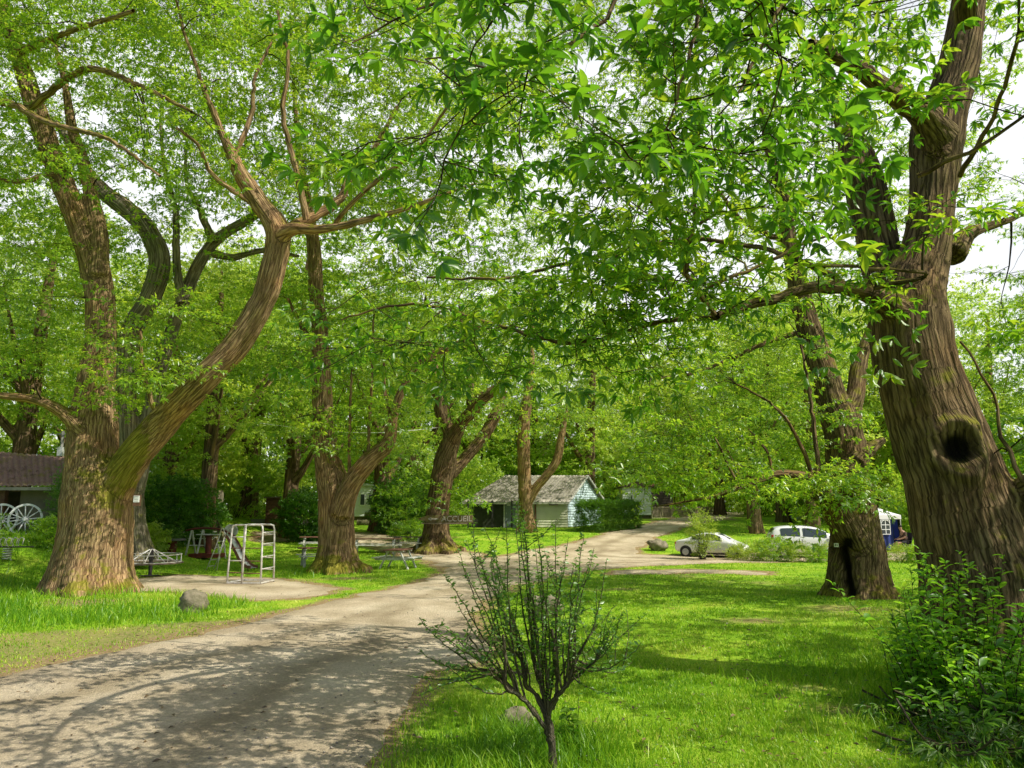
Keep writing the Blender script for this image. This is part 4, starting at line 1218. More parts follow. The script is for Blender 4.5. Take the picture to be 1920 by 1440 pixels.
lowb = [(1385, 1050, .62, .40, "leftmost and lowest of the row, below the parked sedan bonnet", LEAF_LIME), (1412, 1052, .75, .50, "second of the row, yellow tipped", LEAF_LIME), (1453, 1053, .95, .62, "tallest of the row with dark green centre", LEAF),
        (1503, 1054, .62, .48, "in front of the hatchback rear door", LEAF_LIME), (1532, 1055, .45, .40, "small one below the hatchback front wheel", LEAF), (1556, 1053, .48, .48, "against the left side of the split hollow trunk", LEAF_LIME),
        (1690, 1054, .8, .42, "below the seated person, right of the split hollow trunk", LEAF_LIME), (1728, 1056, .6, .42, "between the seated person and the nearest trunk", LEAF)]
for px, py, rx, rz, tx, mt in lowb:
    bush("low_bush", "low leafy bush " + tx, "bush", at(px, py, -.02), (rx * .85, .4, rz * .74), int(150 * rx / .6), SP_FINE if mt is LEAF_LIME else SP_BUSH, mt, GL, tone=.55, scale=.75 if mt is LEAF_LIME else .55, stems=8, stemr=.012)
bush("upright_shrub", "thin pale upright shrub in front of the white sedan", "bush", at(1317, 1050), (.62, .5, 1.0), 230, SP_FINE, LEAF_LIME, tone=.3, stems=46, shell=.3, stemr=.012, stemm=BARK_SHRUB, zc=1.15)
# suckers round the nearest trunk
GS = "leafy suckers growing round the foot of the nearest trunk"
def suckers(label, px, py, Y, n, h0, h1, spread, leafm=LEAF_SUCKER, L_=.15, W_=.062, name="sucker_shoots", tone=.4, dens=.055):
    g = at(px, py) if Y is None else (P(px, py, Y)[0], Y, ground(P(px, py, Y)[0], Y))
    rt = root(name, g, label, "shoots", GS)
    lv, lf = leaf_geo('hi'); Vs = []; Fs = []; As = []; lines = []; b_ = 0
    for i in range(n):
        a = random.uniform(0, 2 * pi); r = spread * math.sqrt(random.random())
        p = np.array([cos(a) * r, sin(a) * r * .6, -.05]); h = random.uniform(h0, h1)
        d = np.array([cos(a) * .35, sin(a) * .25, 1.0]) + RNG.normal(0, .12, 3)
        pts = [p.copy()]; m = int(h / .07)
        tn = np.clip(tone + RNG.normal(0, .2), 0, 1)
        for k in range(m):
            d = d / np.linalg.norm(d) + RNG.normal(0, .05, 3) + np.array([0, 0, .02]); d /= np.linalg.norm(d)
            pts.append(pts[-1] + d * .07)
        pts = np.array(pts)
        lines.append((pts, np.linspace(.006, .0025, len(pts))))
        t = .12
        while t < h:
            k = min(int(t / .07), m - 1); q = pts[k] + (pts[k + 1] - pts[k]) * ((t / .07) % 1)
            aa = t * 43 + random.uniform(-.5, .5)
            ld = np.array([cos(aa), sin(aa), random.uniform(.0, .95)])
            s = random.uniform(.6, 1.15) * (1 if t < h * .85 else .7)
            v = lv * np.array([L_ * s, W_ * s, L_ * s]) @ basis(ld, np.array([RNG.normal(0, .3), RNG.normal(0, .3), 1])).T + q
            Vs.append(v); Fs.append(lf + b_); b_ += len(v); As += [float(np.clip(tn * .6 + random.random() * .4, 0, 1))] * len(v)
            t += dens * random.uniform(.5, 1.5)
    link("leaves", np_mesh("leaves", np.concatenate(Vs), np.concatenate(Fs), leafm, {'lv': np.array(As)}), rt)
    Vb, Fb, Bb = tubes_np(lines, 5); link("stems", np_mesh("stems", Vb, Fb, TWIG, {'bk': Bb}, smooth=True), rt)
suckers("tall glossy suckers with large leaves in front of the nearest trunk", 1800, 1275, 8.9, 64, .7, 1.95, .5, dens=.042, tone=.5)
suckers("lower suckers spreading left of the nearest trunk over the lawn", 1738, 1265, 9.3, 46, .4, .95, .38, tone=.4)
suckers("sunlit suckers at the right edge below the nearest trunk", 1895, 1300, 8.3, 42, .4, 1.05, .5, tone=.6)
suckers("dense short suckers hiding the root of the nearest trunk", 1810, 1305, 8.2, 48, .3, .65, .6, tone=.35)
suckers("slender suckers between the nearest trunk and the split hollow trunk", 1748, 1160, 10.5, 24, .5, 1.3, .35, tone=.45)

# heap of cut branches, bottom right
def cut_heap(label, cx, cy, rx, ry, hh, n, tone):
    gz = ground(cx, cy); rt = root("cut_branch_heap", (cx, cy, gz), label, "branches")
    fr = []
    lines = []
    for i in range(n):
        a = random.uniform(0, 6.28); r = math.sqrt(random.random()); x = cos(a) * r * rx; y_ = sin(a) * r * ry
        top = hh * max(0, 1 - r * r)
        z = random.uniform(.03, .05 + top)
        d = np.array([RNG.normal(0, 1), RNG.normal(0, .7), RNG.normal(-.05, .15)])
        fr.append((np.array([x, y_, z]), d, np.array([RNG.normal(0, .6), RNG.normal(0, .6), 1.0]), random.uniform(.6, .95), float(np.clip(tone + RNG.normal(0, .25), 0, 1))))
        if i % 4 == 0:
            dd = d / np.linalg.norm(d); lines.append((np.array([np.array([x, y_, z]) + dd * t + np.array([0, 0, .05 * sin(t * 5)]) for t in np.linspace(-.6, .25, 6)]), np.linspace(.014, .005, 6)))
    V, F_, A, tw = place_sprays(fr, SP_CUT)
    V[:, 2] = np.maximum(V[:, 2], .012 + 0 * V[:, 2])
    link("leaves", np_mesh("leaves", V, F_, LEAF_CUT, {'lv': A}), rt)
    Vb, Fb, Bb = tubes_np(lines + tw, 4); Vb[:, 2] = np.maximum(Vb[:, 2], .01); link("sticks", np_mesh("sticks", Vb, Fb, BARK_SHRUB, {'bk': Bb}, smooth=True), rt)
SP_CUT = spray_set(6, kind='hi', L=0.15, W=0.032, size=0.55, nside=4, rosette=6, alt=4, droop=1.2)
g_ = at(1850, 1360); cut_heap("heap of cut leafy branches lying on the grass in front of the nearest trunk", g_[0], g_[1], 1.0, .6, .28, 130, .65)
g_ = at(1880, 1425); cut_heap("small spread of wilted cut branches in the bottom right corner", g_[0], g_[1], .7, .35, .16, 55, .6)

# ------------------------------------------------------------------ foreground shrub with bare stems
gs = G(1036, 1452); SY = gs[1]
rt = root("ornamental_shrub", gs, "vase-shaped thin-leaved shrub on a short stem in the foreground grass", "shrub")
sk_ = [limb([(1037, 1462, 22), (1036, 1440, 20), (1034, 1400, 19), (1029, 1365, 21), (1024, 1335, 18)], SY),
       limb([(1036, 1385, 14), (1015, 1355, 12), (990, 1320, 12), (972, 1302, 11), (950, 1290, 10), (946, 1265, 8), (949, 1235, 7), (943, 1190, 5)], SY, -.25),
       limb([(1026, 1345, 15), (1003, 1300, 12), (985, 1285, 11), (985, 1262, 10), (980, 1240, 8), (965, 1225, 8), (950, 1215, 7), (940, 1200, 6)], SY, .15),
       limb([(1026, 1340, 14), (1040, 1310, 11), (1062, 1285, 9), (1075, 1250, 8), (1078, 1210, 6)], SY, -.2),
       limb([(1024, 1335, 15), (1016, 1290, 12), (1005, 1260, 9), (1000, 1220, 7)], SY, .3),
       limb([(1036, 1330, 11), (1045, 1290, 9), (1040, 1230, 8), (1035, 1180, 6)], SY, -.1),
       limb([(960, 1292, 8), (930, 1265, 6), (905, 1230, 5), (880, 1195, 4)], SY, -.2)]
lines = []; nodes_ = []
for l in sk_:
    c = catmull(l, .03); c[1:-1, :3] += RNG.normal(0, .003, (len(c) - 2, 3)); lines.append((c[:, :3], c[:, 3] * .85 * (1 + .12 * RNG.normal(0, 1, len(c)))))
    for q in c[int(len(c) * .35):]: nodes_.append(q)
for m in range(6):
    pass
nodes_ = np.array(nodes_)
lv, lf = leaf_geo('mid'); Vs = []; Fs = []; As = []; b_ = 0
shoots = []
NS = 60
for i in range(NS):
    u_ = (i + random.random()) / NS
    tx_ = 770 + 430 * u_; topy = 935 + 300 * abs(u_ - .5) ** 1.5 * 2 + random.uniform(-25, 150) + (90 if random.random() < .3 else 0)
    ty = SY + random.uniform(-.55, .75)
    tgt = P(tx_ + random.uniform(-10, 10), topy, ty)
    # root on the skeleton below, fanned
    cand = nodes_[np.argsort(np.abs(nodes_[:, 0] - (gs[0] + (tgt[0] - gs[0]) * .42)) + .35 * np.abs(nodes_[:, 2] - gs[2] - random.uniform(.45, .85)))[:6]]
    q = cand[random.randrange(len(cand))]
    p0 = q[:3]; d = tgt - p0; ln = np.linalg.norm(d)
    ctrl = p0 + d * .5 + np.array([-(tgt[0] - gs[0]) * .02, 0, -.06 * ln]) + RNG.normal(0, .075, 3)
    n = 22; tt = np.linspace(0, 1, n)[:, None]
    pts = (1 - tt) ** 2 * p0 + 2 * (1 - tt) * tt * ctrl + tt ** 2 * tgt; pts[1:] += np.cumsum(RNG.normal(0, .0055, (n - 1, 3)), 0)
    lines.append((pts, np.linspace(min(q[3] * .8, .0065 + .003 * ln), .0022, n))); shoots.append(pts)
    for _r in range(random.choice([0, 1, 1, 2, 2])):
        k = random.randrange(4, 18); a = pts[k]; e = a + np.array([RNG.normal(0, .14), RNG.normal(0, .14), random.uniform(.10, .42)]); mm = (a + e) / 2 + RNG.normal(0, .02, 3)
        p2 = np.array([a, (a + mm) / 2, mm, (mm + e) / 2, e]); lines.append((p2, np.linspace(.004, .002, 5))); shoots.append(catmull(p2, .04))
for pts in shoots:
    s = np.concatenate([[0], np.cumsum(np.linalg.norm(np.diff(pts, axis=0), axis=1))]); t = s[-1] * random.uniform(.1, .3)
    tn = random.random()
    while t < s[-1]:
        k = int(np.searchsorted(s, t)) - 1; q = pts[k] + (pts[k + 1] - pts[k]) * ((t - s[k]) / (s[k + 1] - s[k]))
        for _ in range(random.choice([1, 2, 2, 3])):
            a = random.uniform(0, 6.28); ld = np.array([cos(a), sin(a), random.uniform(-.3, .9)])
            z = random.uniform(.6, 1.25)
            v = lv * np.array([.05 * z, .021 * z, .05 * z]) @ basis(ld, RNG.normal(0, .5, 3) + np.array([0, 0, 1])).T + q
            Vs.append(v); Fs.append(lf + b_); b_ += 5; As += [random.random() * .6 + tn * .4] * 5
        t += random.uniform(.011, .034)
Vb, Fb, Bb = tubes_np(lines, 7)
link("stems", np_mesh("stems", Vb - gs, Fb, BARK_SHRUB, {'bk': Bb}, smooth=True), rt)
link("leaves", np_mesh("leaves", np.concatenate(Vs) - gs, np.concatenate(Fs), LEAF_SHRUB, {'lv': np.array(As)}), rt)
# young plant with broad leaves beside it
gq = G(1075, 1405); rt = root("young_plant", gq, "young broad-leaved plant beside the foreground shrub stem", "plant")
lv, lf = leaf_geo('hi'); Vs = []; Fs = []; As = []; b_ = 0; lines = []
for i in range(4):
    top = np.array([random.uniform(-.12, .2), random.uniform(-.1, .1), random.uniform(.28, .5)])
    lines.append((np.array([[0, 0, -.03], top * .5 + [0.02, 0, 0], top]), np.array([.004, .003, .002])))
    for k in range(6):
        t = .35 + .13 * k; a = random.uniform(0, 6.28); z = random.uniform(.7, 1.2)
        v = lv * np.array([.105 * z, .085 * z, .105 * z]) @ basis(np.array([cos(a), sin(a), -.1]), RNG.normal(0, .25, 3) + np.array([0, 0, 1])).T + top * t
        Vs.append(v); Fs.append(lf + b_); b_ += len(v); As += [random.random()] * len(v)
link("leaves", np_mesh("leaves", np.concatenate(Vs), np.concatenate(Fs), LEAF_NEAR, {'lv': np.array(As)}), rt)
Vb, Fb, Bb = tubes_np(lines, 5); link("stems", np_mesh("stems", Vb, Fb, TWIG, {'bk': Bb}), rt)

# ------------------------------------------------------------------ rocks and logs
def rock(label, loc, size, seed, rz=0, mat=None, squash=.1, cat="rock", name="boulder"):
    n, m = 36, 24
    th = np.linspace(0, 2 * pi, n, endpoint=False); ph = np.linspace(0.02, pi - .02, m)
    T, Ph = np.meshgrid(th, ph)
    v = np.stack([np.cos(T) * np.sin(Ph), np.sin(T) * np.sin(Ph), np.cos(Ph)], -1)
    v = np.sign(v) * np.abs(v) ** .8
    r = 1 + .42 * fbm(v * 1.5 + seed, 3)[..., None] - .16 * np.abs(vnoise(v * 3.1 + seed))[..., None] + .05 * vnoise(v * 9 + seed)[..., None]
    v = v * r * np.array(size) / 2; v[..., 2] += size[2] * .38
    i = np.arange(m - 1)[:, None] * n; k = np.arange(n)[None, :]; k2 = (k + 1) % n
    F_ = np.stack([i + k, i + n + k, i + n + k2, i + k2], -1).reshape(-1, 4)
    o = link(name, np_mesh(name, v.reshape(-1, 3), F_, mat or STONE, smooth=True), loc=loc); o.rotation_euler.z = rz
    return tag(o, label, cat)
rock("squat weathered boulder standing in the grass beside the playground gravel", at(360, 1148, -.03), (.62, .5, .56), 3.1)
rock("sandy boulder on the grass island beside the white sedan", at(1233, 1032), (.95, .7, .62), 8.2)
rock("half-hidden mossy boulder in the grass left of the foreground shrub stem", at(968, 1372), (.34, .26, .24), 5.7, cat="rock")
rock("brown boulder on the verge seen through the foreground shrub", at(1018, 1158), (.72, .5, .52), 2.2, mat=STONE)
for k, (px, py, L_, r, rz, tx) in enumerate([(690, 985, 1.6, .22, .1, "lower mossy log of the pile left of the variegated bush"), (722, 984, 1.8, .26, -.25, "thick mossy log lying right of the log pile"), (698, 976, 1.2, .2, .5, "short log on top of the mossy pile")]):
    l = at(px, py); l = (l[0], l[1], l[2] + r * .8 + (.3 if k == 2 else 0))
    mb = MB(); mb.tube([(-L_ / 2 + L_ * t / 5, .04 * sin(t * 3), .02 * cos(t * 2)) for t in range(6)], [r * (1 + .08 * sin(t * 4)) for t in range(6)], n=12)
    o = mb.build("log", simple("mossy_log%d" % k, (.18, .17, .07), .9, .6, 5, bump=.6, c2=(.07, .06, .035)), smooth=False, loc=l); o.rotation_euler.z = rz
    tag(o, tx, "log", "mossy logs piled on the grass")

# fallen sticks
for k, (px, py, L_, rz, tx) in enumerate([(925, 1228, .9, .12, "bare stick on the road edge behind the foreground shrub"), (1740, 1262, .8, 2.6, "pale stick leaning from the suckers at the nearest trunk"), (965, 1268, .5, -.1, "short pale stick lying under the foreground shrub")]):
    mb = MB(); mb.tube([(-L_ / 2 + L_ * t / 6, .02 * sin(t * 2.1), .015 + .012 * sin(t)) for t in range(7)], [.014 - .0012 * t for t in range(7)], n=6)
    mb.tube([(0, 0, .02), (.1, .08, .03), (.2, .12, .02)], [.008, .006, .004], n=5)
    o = mb.build("fallen_stick", OLD_WOOD, loc=at(px, py, .02)); o.rotation_euler.z = rz; tag(o, tx, "stick")

# ------------------------------------------------------------------ playground
def gym():
    g = at(470, 1094); rt = root("climbing_frame", g, "white tubular climbing frame on the playground gravel", "climbing frame", rz=radians(-6))
    W_, D_, Hh = 1.02, .95, 1.72; r = .027
    def post_arch(y0, y1, x, name="side_frame"):
        pts = [(x, y0, 0), (x, y0 * .93, Hh * .5), (x, y0 * .86, Hh - .14), (x, y0 * .84 + .03 * (1 if y1 > y0 else -1), Hh - .04), (x, y0 * .6, Hh), (x, 0, Hh), (x, y1 * .6, Hh), (x, y1 * .84 - .03 * (1 if y1 > y0 else -1), Hh - .04), (x, y1 * .86, Hh - .14), (x, y1 * .93, Hh * .5), (x, y1, 0)]
        MB().tube(pts, r, 10).build(name, WHITE_METAL, rt, smooth=True)
    def front_arch(y, x0, x1, s):
        k = .93 if s else 1
        pts = [(x0, y, 0), (x0 * .97, y * .94, Hh * .5), (x0 * .93, y * .88, Hh - .14), (x0 * .88, y * .86, Hh - .03), (x0 * .7, y * .85, Hh), (x1 * .7, y * .85, Hh), (x1 * .88, y * .86, Hh - .03), (x1 * .93, y * .88, Hh - .14), (x1 * .97, y * .94, Hh * .5), (x1, y, 0)]
        MB().tube(pts, r, 10).build("arch_frame", WHITE_METAL, rt, smooth=True)
    front_arch(-D_ / 2, -W_ / 2, W_ / 2, 0); front_arch(D_ / 2, -W_ / 2, W_ / 2, 1)
    MB().tube([(-.05, -D_ / 2 - .02, 0), (-.05, -D_ / 2 * .88, Hh)], r, 10).build("middle_post", WHITE_METAL, rt, smooth=True)
    MB().tube([(.1, D_ / 2 + .02, 0), (.1, D_ / 2 * .88, Hh)], r, 10).build("middle_post", WHITE_METAL, rt, smooth=True)
    for z in (.06,):
        MB().bar((-W_ / 2, -D_ / 2, z), (W_ / 2, -D_ / 2, z), .06, .04).build("base_rail", WHITE_METAL, rt)
        MB().bar((-W_ / 2, D_ / 2, z), (W_ / 2, D_ / 2, z), .06, .04).build("base_rail", WHITE_METAL, rt)
        MB().bar((-W_ / 2, -D_ / 2, z), (-W_ / 2, D_ / 2, z), .05, .035).build("base_rail", WHITE_METAL, rt)
        MB().bar((W_ / 2, -D_ / 2, z), (W_ / 2, D_ / 2, z), .05, .035).build("base_rail", WHITE_METAL, rt)
    for k, z in enumerate((.33, .68, 1.05, 1.38)):
        f = 1 - .06 * z
        y0 = -D_ / 2 * (1 - .07 * z)
        MB().tube([(-.05, y0, z), (W_ / 2 * f, y0, z)], .014, 8).build("rung", RUST, rt, smooth=True)
        MB().tube([(-W_ / 2 * f, y0, z * .98 + .02), (-.05, y0, z * .98 + .02)], .016, 8).build("rung", WHITE_METAL if k % 2 else RUST, rt, smooth=True)
        MB().tube([(W_ / 2 * f, y0, z + .12), (W_ / 2 * f, -y0, z + .12)], .016, 8).build("rung", WHITE_METAL, rt, smooth=True)
        MB().tube([(.1, -y0, z + .05), (W_ / 2 * f, -y0, z + .05)], .016, 8).build("rung", WHITE_METAL, rt, smooth=True)
gym()

def slide():
    g0 = at(405, 1060); rt = root("slide", at(420, 1070), "small metal slide with white ladder, left of the climbing frame", "slide", rz=radians(-18))
    top = 1.22
    # ladder (left), chute (right)
    for y in (-.2, .2):
        MB().tube([(-.62, y, 0), (-.3, y, .75), (-.12, y, top + .02), (-.06, y, top + .26), (0.02, y, top + .30), (.1, y, top + .1), (.14, y, top)], .018, 8).build("side_rail", WHITE_METAL, rt, smooth=True)
        MB().tube([(.1, y, top), (-.02, y * 1.3, .6), (-.08, y * 1.5, 0)], .018, 8).build("leg", WHITE_METAL, rt, smooth=True)
    for k in range(5):
        t = (k + .7) / 5.4; x = -.62 + .5 * t; MB().tube([(x, -.2, top * t * .98), (x, .2, top * t * .98)], .014, 8).build("rung", WHITE_METAL, rt, smooth=True)
    path = [(.08, top), (.2, top - .04), (.45, .86), (.75, .42), (.95, .22), (1.12, .14), (1.28, .12)]
    mb = MB()
    for (x0, z0), (x1, z1) in zip(path[:-1], path[1:]):
        mb.quad((x0, -.19, z0), (x1, -.19, z1), (x1, .19, z1), (x0, .19, z0))
    mb.build("chute", STEEL, rt)
    for y in (-.2, .2):
        mb = MB()
        for (x0, z0), (x1, z1) in zip(path[:-1], path[1:]): mb.bar((x0, y, z0 + .03), (x1, y, z1 + .03), .022, .10)
        mb.build("chute_edge", RUST, rt)
    MB().tube([(1.15, -.18, .13), (1.15, -.18, 0)], .014, 6).build("foot", RUST, rt); MB().tube([(1.15, .18, .13), (1.15, .18, 0)], .014, 6).build("foot", RUST, rt)
slide()

def roundabout():
    rt = root("playground_roundabout", at(281, 1080), "small white-railed playground roundabout on a dark central post", "roundabout")
    MB().lathe([(.06, 0), (.06, .5), (.07, .52), (.07, .86), (.05, .9), (0.01, .93)], n=16).build("post", DARK_METAL, rt, smooth=False)
    MB().lathe([(.3, -.01), (.34, .015), (.05, .04)], n=24).build("base_plate", DARK_METAL, rt)
    MB().lathe([(.98, .405), (1.02, .41), (1.02, .44), (.98, .445), (.62, .445), (.62, .41), (.98, .405)], n=40, caps=False).build("seat_ring", OLD_WOOD, rt)
    R_ = .95
    for z, nm in ((.46, "lower_rail"), (.70, "upper_rail")):
        MB().tube([(R_ * cos(a * pi / 16), R_ * sin(a * pi / 16), z) for a in range(32)], .014, 8, closed=True).build(nm, WHITE_METAL, rt, smooth=True)
    for k in range(8):
        a = k * pi / 4 + .2
        MB().tube([(R_ * cos(a), R_ * sin(a), .45), (R_ * cos(a), R_ * sin(a), .70)], .013, 6).build("upright", WHITE_METAL, rt)
        MB().tube([(.06 * cos(a), .06 * sin(a), .87), (R_ * .86 * cos(a), R_ * .86 * sin(a), .46)], .014, 6).build("spoke", WHITE_METAL, rt)
roundabout()

def spring():
    rt = root("spring_rider", at(12, 1052), "white wire spring rider with dark plank seat at the left edge", "spring toy")
    MB().tube([(.13 * cos(t * .7), .13 * sin(t * .7), .02 + t * .0085) for t in range(46)], .017, 6).build("spring", WHITE_METAL, rt, smooth=True)
    MB().box((.18, 0, .44), (1.25, .2, .04)).build("plank_seat", DARK_METAL, rt, bevel=.01)
    for s in (-1, 1):
        for k in range(4):
            x = -.32 + k * .2
            MB().tube([(x, s * .1, .44), (x - .06, s * .16, .6), (x + .02, s * .17, .74), (x + .14, s * .13, .7), (x + .12, s * .1, .5)], .012, 6).build("wire_loop", WHITE_METAL, rt, smooth=True)
spring()

def ptable(label, loc, rz, L_=1.5, first=None, topm=RED_WOOD):
    rt = root("picnic_table", loc, label, "picnic table", "white picnic tables with red tops on the playground lawn", rz=rz)
    mb = MB()
    for k in range(5): mb.box((0, -.30 + .15 * k, .70), (L_, .135, .035))
    mb.build("tabletop", topm, rt, bevel=.004)
    for s in (-1, 1):
        mb = MB()
        for k in range(2): mb.box((0, s * (.60 + .14 * k), .42), (L_, .125, .035))
        mb.build("bench", WHITE_WOOD, rt, bevel=.004)
    for x in (-L_ * .34, L_ * .34):
        for s in (-1, 1):
            MB().bar((x, s * .22, .68), (x, s * .56, 0), .045, .10, up=(1, 0, 0)).build("leg", WHITE_WOOD, rt)
        MB().bar((x + .047, -.78, .37), (x + .047, .78, .37), .045, .09).build("cross_beam", WHITE_WOOD, rt)
        MB().bar((x + .047, -.36, .655), (x + .047, .36, .655), .045, .06).build("top_batten", WHITE_WOOD, rt)
    return rt
ptable("picnic table with faded red top right of the two-stemmed chestnut", at(746, 1066), radians(78), 1.3)
ptable("long picnic table with grey brown top on the path edge behind the nearest one", at(703, 1038), radians(8), 2.6, topm=BROWN_WOOD)
ptable("picnic table half hidden behind the left side of the two-stemmed chestnut", at(592, 1062), radians(20), 1.4)
ptable("farther picnic table left of the two-stemmed chestnut, above the half-hidden one", at(590, 1034), radians(12), 1.5)
ptable("white picnic table behind the red-beamed play bench", at(372, 1026), radians(15), 1.5, topm=WHITE_WOOD)
ptable("farthest picnic table partly hidden by the sign tree", at(765, 1034), radians(-10), 1.8, topm=OLD_WOOD)

rt = root("round_table", at(322, 1036), "round red pedestal table with grey top in front of the dark laurel", "table")
MB().lathe([(.17, 0), (.18, .05), (.19, .2), (.2, .42), (.27, .5)], n=20).build("pedestal", RED_PAINT, rt, smooth=True)
MB().lathe([(.5, .5), (.52, .52), (.52, .57), (.5, .585)], n=28).build("tabletop", simple("table_slate", (.16, .15, .15), .6, .4, 6), rt)
rt2 = bush("table_plant", "grey twiggy plant heaped on the round red pedestal table", "plant", at(322, 1036, .585), (.24, .2, .13), 26, SP_FINE, LEAF_SHRUB, tone=.9, stems=10, stemr=.006)

def playbench():
    rt = root("play_bench", at(382, 1048), "red and white double play bench with curved red beam beside the slide", "play bench", rz=radians(-4))
    for x in (-.62, -.12):
        MB().bar((x - .1, -.3, 0), (x, 0, 1.25), .06, .045, up=(0, 1, 0)).build("leg", WHITE_WOOD, rt)
        MB().bar((x + .12, .3, 0), (x, .03, 1.25), .06, .045, up=(0, 1, 0)).build("leg", WHITE_WOOD, rt)
    MB().tube([(-.9, 0, 1.22), (-.5, 0, 1.30), (0, 0, 1.33), (.5, 0, 1.30), (.9, 0, 1.2), (1.25, 0, 1.02)], .045, 8).build("top_beam", RED_PAINT, rt, smooth=True)
    MB().box((.15, 0, 1.05), (1.0, .32, .04)).build("shelf", WHITE_WOOD, rt)
    MB().box((-.38, 0, .58), (.62, .25, .04)).build("seat", WHITE_WOOD, rt)
    MB().lathe([(.13, .18), (.13, .95), (.24, 1.02)], c=(.18, 0, 0), n=14).build("pillar", RED_PAINT, rt)
    MB().box((.15, 0, .15), (1.35, .8, .18)).build("platform", RED_PAINT, rt, bevel=.01)
    for y in (-.3, .3):
        MB().bar((.85, y, 0), (.75, y, .65), .05).build("leg", WHITE_WOOD, rt)
playbench()

rt = root("stone_disc", at(432, 1012), "upright round grey millstone behind the slide", "millstone", rz=radians(8))
o = MB().lathe([(.34, -.06), (.36, -.04), (.36, .04), (.34, .06)], axis='Y', c=(0, 0, .42), n=32).build("disc", GREY_STONE, rt)
MB().box((0, 0, .05), (.3, .3, .1)).build("foot", CONCRETE, rt)
# stump with plank platform
rt = root("tree_stump", at(404, 1012), "mossy cut tree stump carrying a plank platform, left of the grey millstone", "stump")
c_ = fuse([np.array([(0, 0, -.1, .34), (0, 0, .8, .27), (0, 0, 1.6, .26), (.02, 0, 2.35, .25), (.0, 0, 2.5, .23)])], .06, groundz=0, ridge=0.02, flare=.4)
link("trunk", np_mesh("trunk", c_[0], c_[1], BARK_PALE, {'bk': c_[2], 'dk': c_[3], 'ms': c_[4] + .2}, smooth=True), rt)
MB().box((-.1, -.08, 1.72), (.34, .9, .05)).box((.22, .02, 1.74), (.28, 1.0, .05)).box((-.42, 0, 1.73), (.26, .85, .05)).build("plank_platform", DARK_METAL, rt)
rt = root("leaning_plank", at(414, 1020), "old plank leaning against the plank platform stump", "plank")
MB().bar((.12, -.1, 0), (-.42, .25, 1.25), .2, .04, up=(0, 1, 0)).build("board", OLD_WOOD, rt)
rt = root("low_wall", at(492, 985), "low pale concrete kerb wall behind the climbing frame", "wall")
MB().box((1.6, 0, .16), (4.6, .25, .34)).build("wall_block", CONCRETE, rt, bevel=.02); MB().box((1.6, 0, .355), (4.7, .33, .05)).build("coping", CONCRETE, rt, bevel=.01)

# ------------------------------------------------------------------ signs
g4_ = G(818, 1036)
rt = root("direction_sign", P(838, 973, g4_[1] - .95), "mossy wooden arrow board reading ACCUEIL fixed to the dark three-limbed chestnut", "sign", rz=0)
k_ = (g4_[1] - .95) / F
hw = 48 * k_; hh_ = 7 * k_
MB().prism([(-hw * 1.15, 0), (-hw * .72, hh_ * .95), (hw, hh_), (hw, -hh_), (-hw * .72, -hh_ * .95)], -.03, .03).build("board", simple("sign_wood", (.13, .085, .05), .85, .4, 7, bump=.3, c2=(.12, .12, .03)), rt, bevel=.008)
MB().box((-.1, -.06, -hh_ - .03), (hw * 1.75, .16, .06)).build("ledge", OLD_WOOD, rt)


def text_mesh(s, size, mat, name, parent, loc, font_x=1.0):
    cu = bpy.data.curves.new("t", 'FONT'); cu.body = s; cu.size = size; cu.extrude = .004; cu.align_x = 'CENTER'; cu.align_y = 'CENTER'; cu.offset = size * .012
    o = bpy.data.objects.new("t", cu); COL.objects.link(o)
    me = bpy.data.meshes.new_from_object(o.evaluated_get(bpy.context.evaluated_depsgraph_get()))
    bpy.data.objects.remove(o)
    me.name = name
    for v in me.vertices:
        x, y_, z = v.co; v.co = (x * font_x, -z, y_)
    me.flip_normals()
    me.materials.clear(); me.materials.append(mat)
    o = link(name, me, parent, loc); return o
text_mesh("ACCUEIL", hh_ * 2.0, LETTER, "lettering", rt, (hw * .38, -.036, 0), 1.0)
MB().box((-hw * .48, -.036, 0), (hw * .3, .008, hh_ * .3)).prism([(-hw * .74, 0), (-hw * .6, hh_ * .5), (-hw * .6, -hh_ * .5)], -.040, -.032).build("arrow", LETTER, rt)

pq = P(257, 937, 20.62)
rt = root("wall_plaque", pq, "small white notice plaque in a dark frame on the huge forked chestnut", "plaque", rz=radians(8))
MB().box((0, 0, 0), (.19, .05, .26)).build("frame", BROWN_WOOD, rt); MB().box((-.005, -.03, .02), (.15, .012, .17)).build("notice", WHITE_PAINT, rt)
mb = MB()
for k in range(4): mb.box((-.01, -.0385, .085 - k * .04), (.11, .003, .009))
mb.build("text_lines", BLACK, rt); MB().box((0, -.02, -.15), (.2, .08, .03)).build("shelf", BROWN_WOOD, rt)
rt = root("number_plate", P(1568, 1022, 19.62), "small white plate numbered 31 on the split hollow trunk", "number plate", rz=radians(-28))
MB().box((0, 0, 0), (.105, .012, .095)).build("plate", WHITE_PAINT, rt); text_mesh("31", .085, BLACK, "digits", rt, (0, -.012, 0))

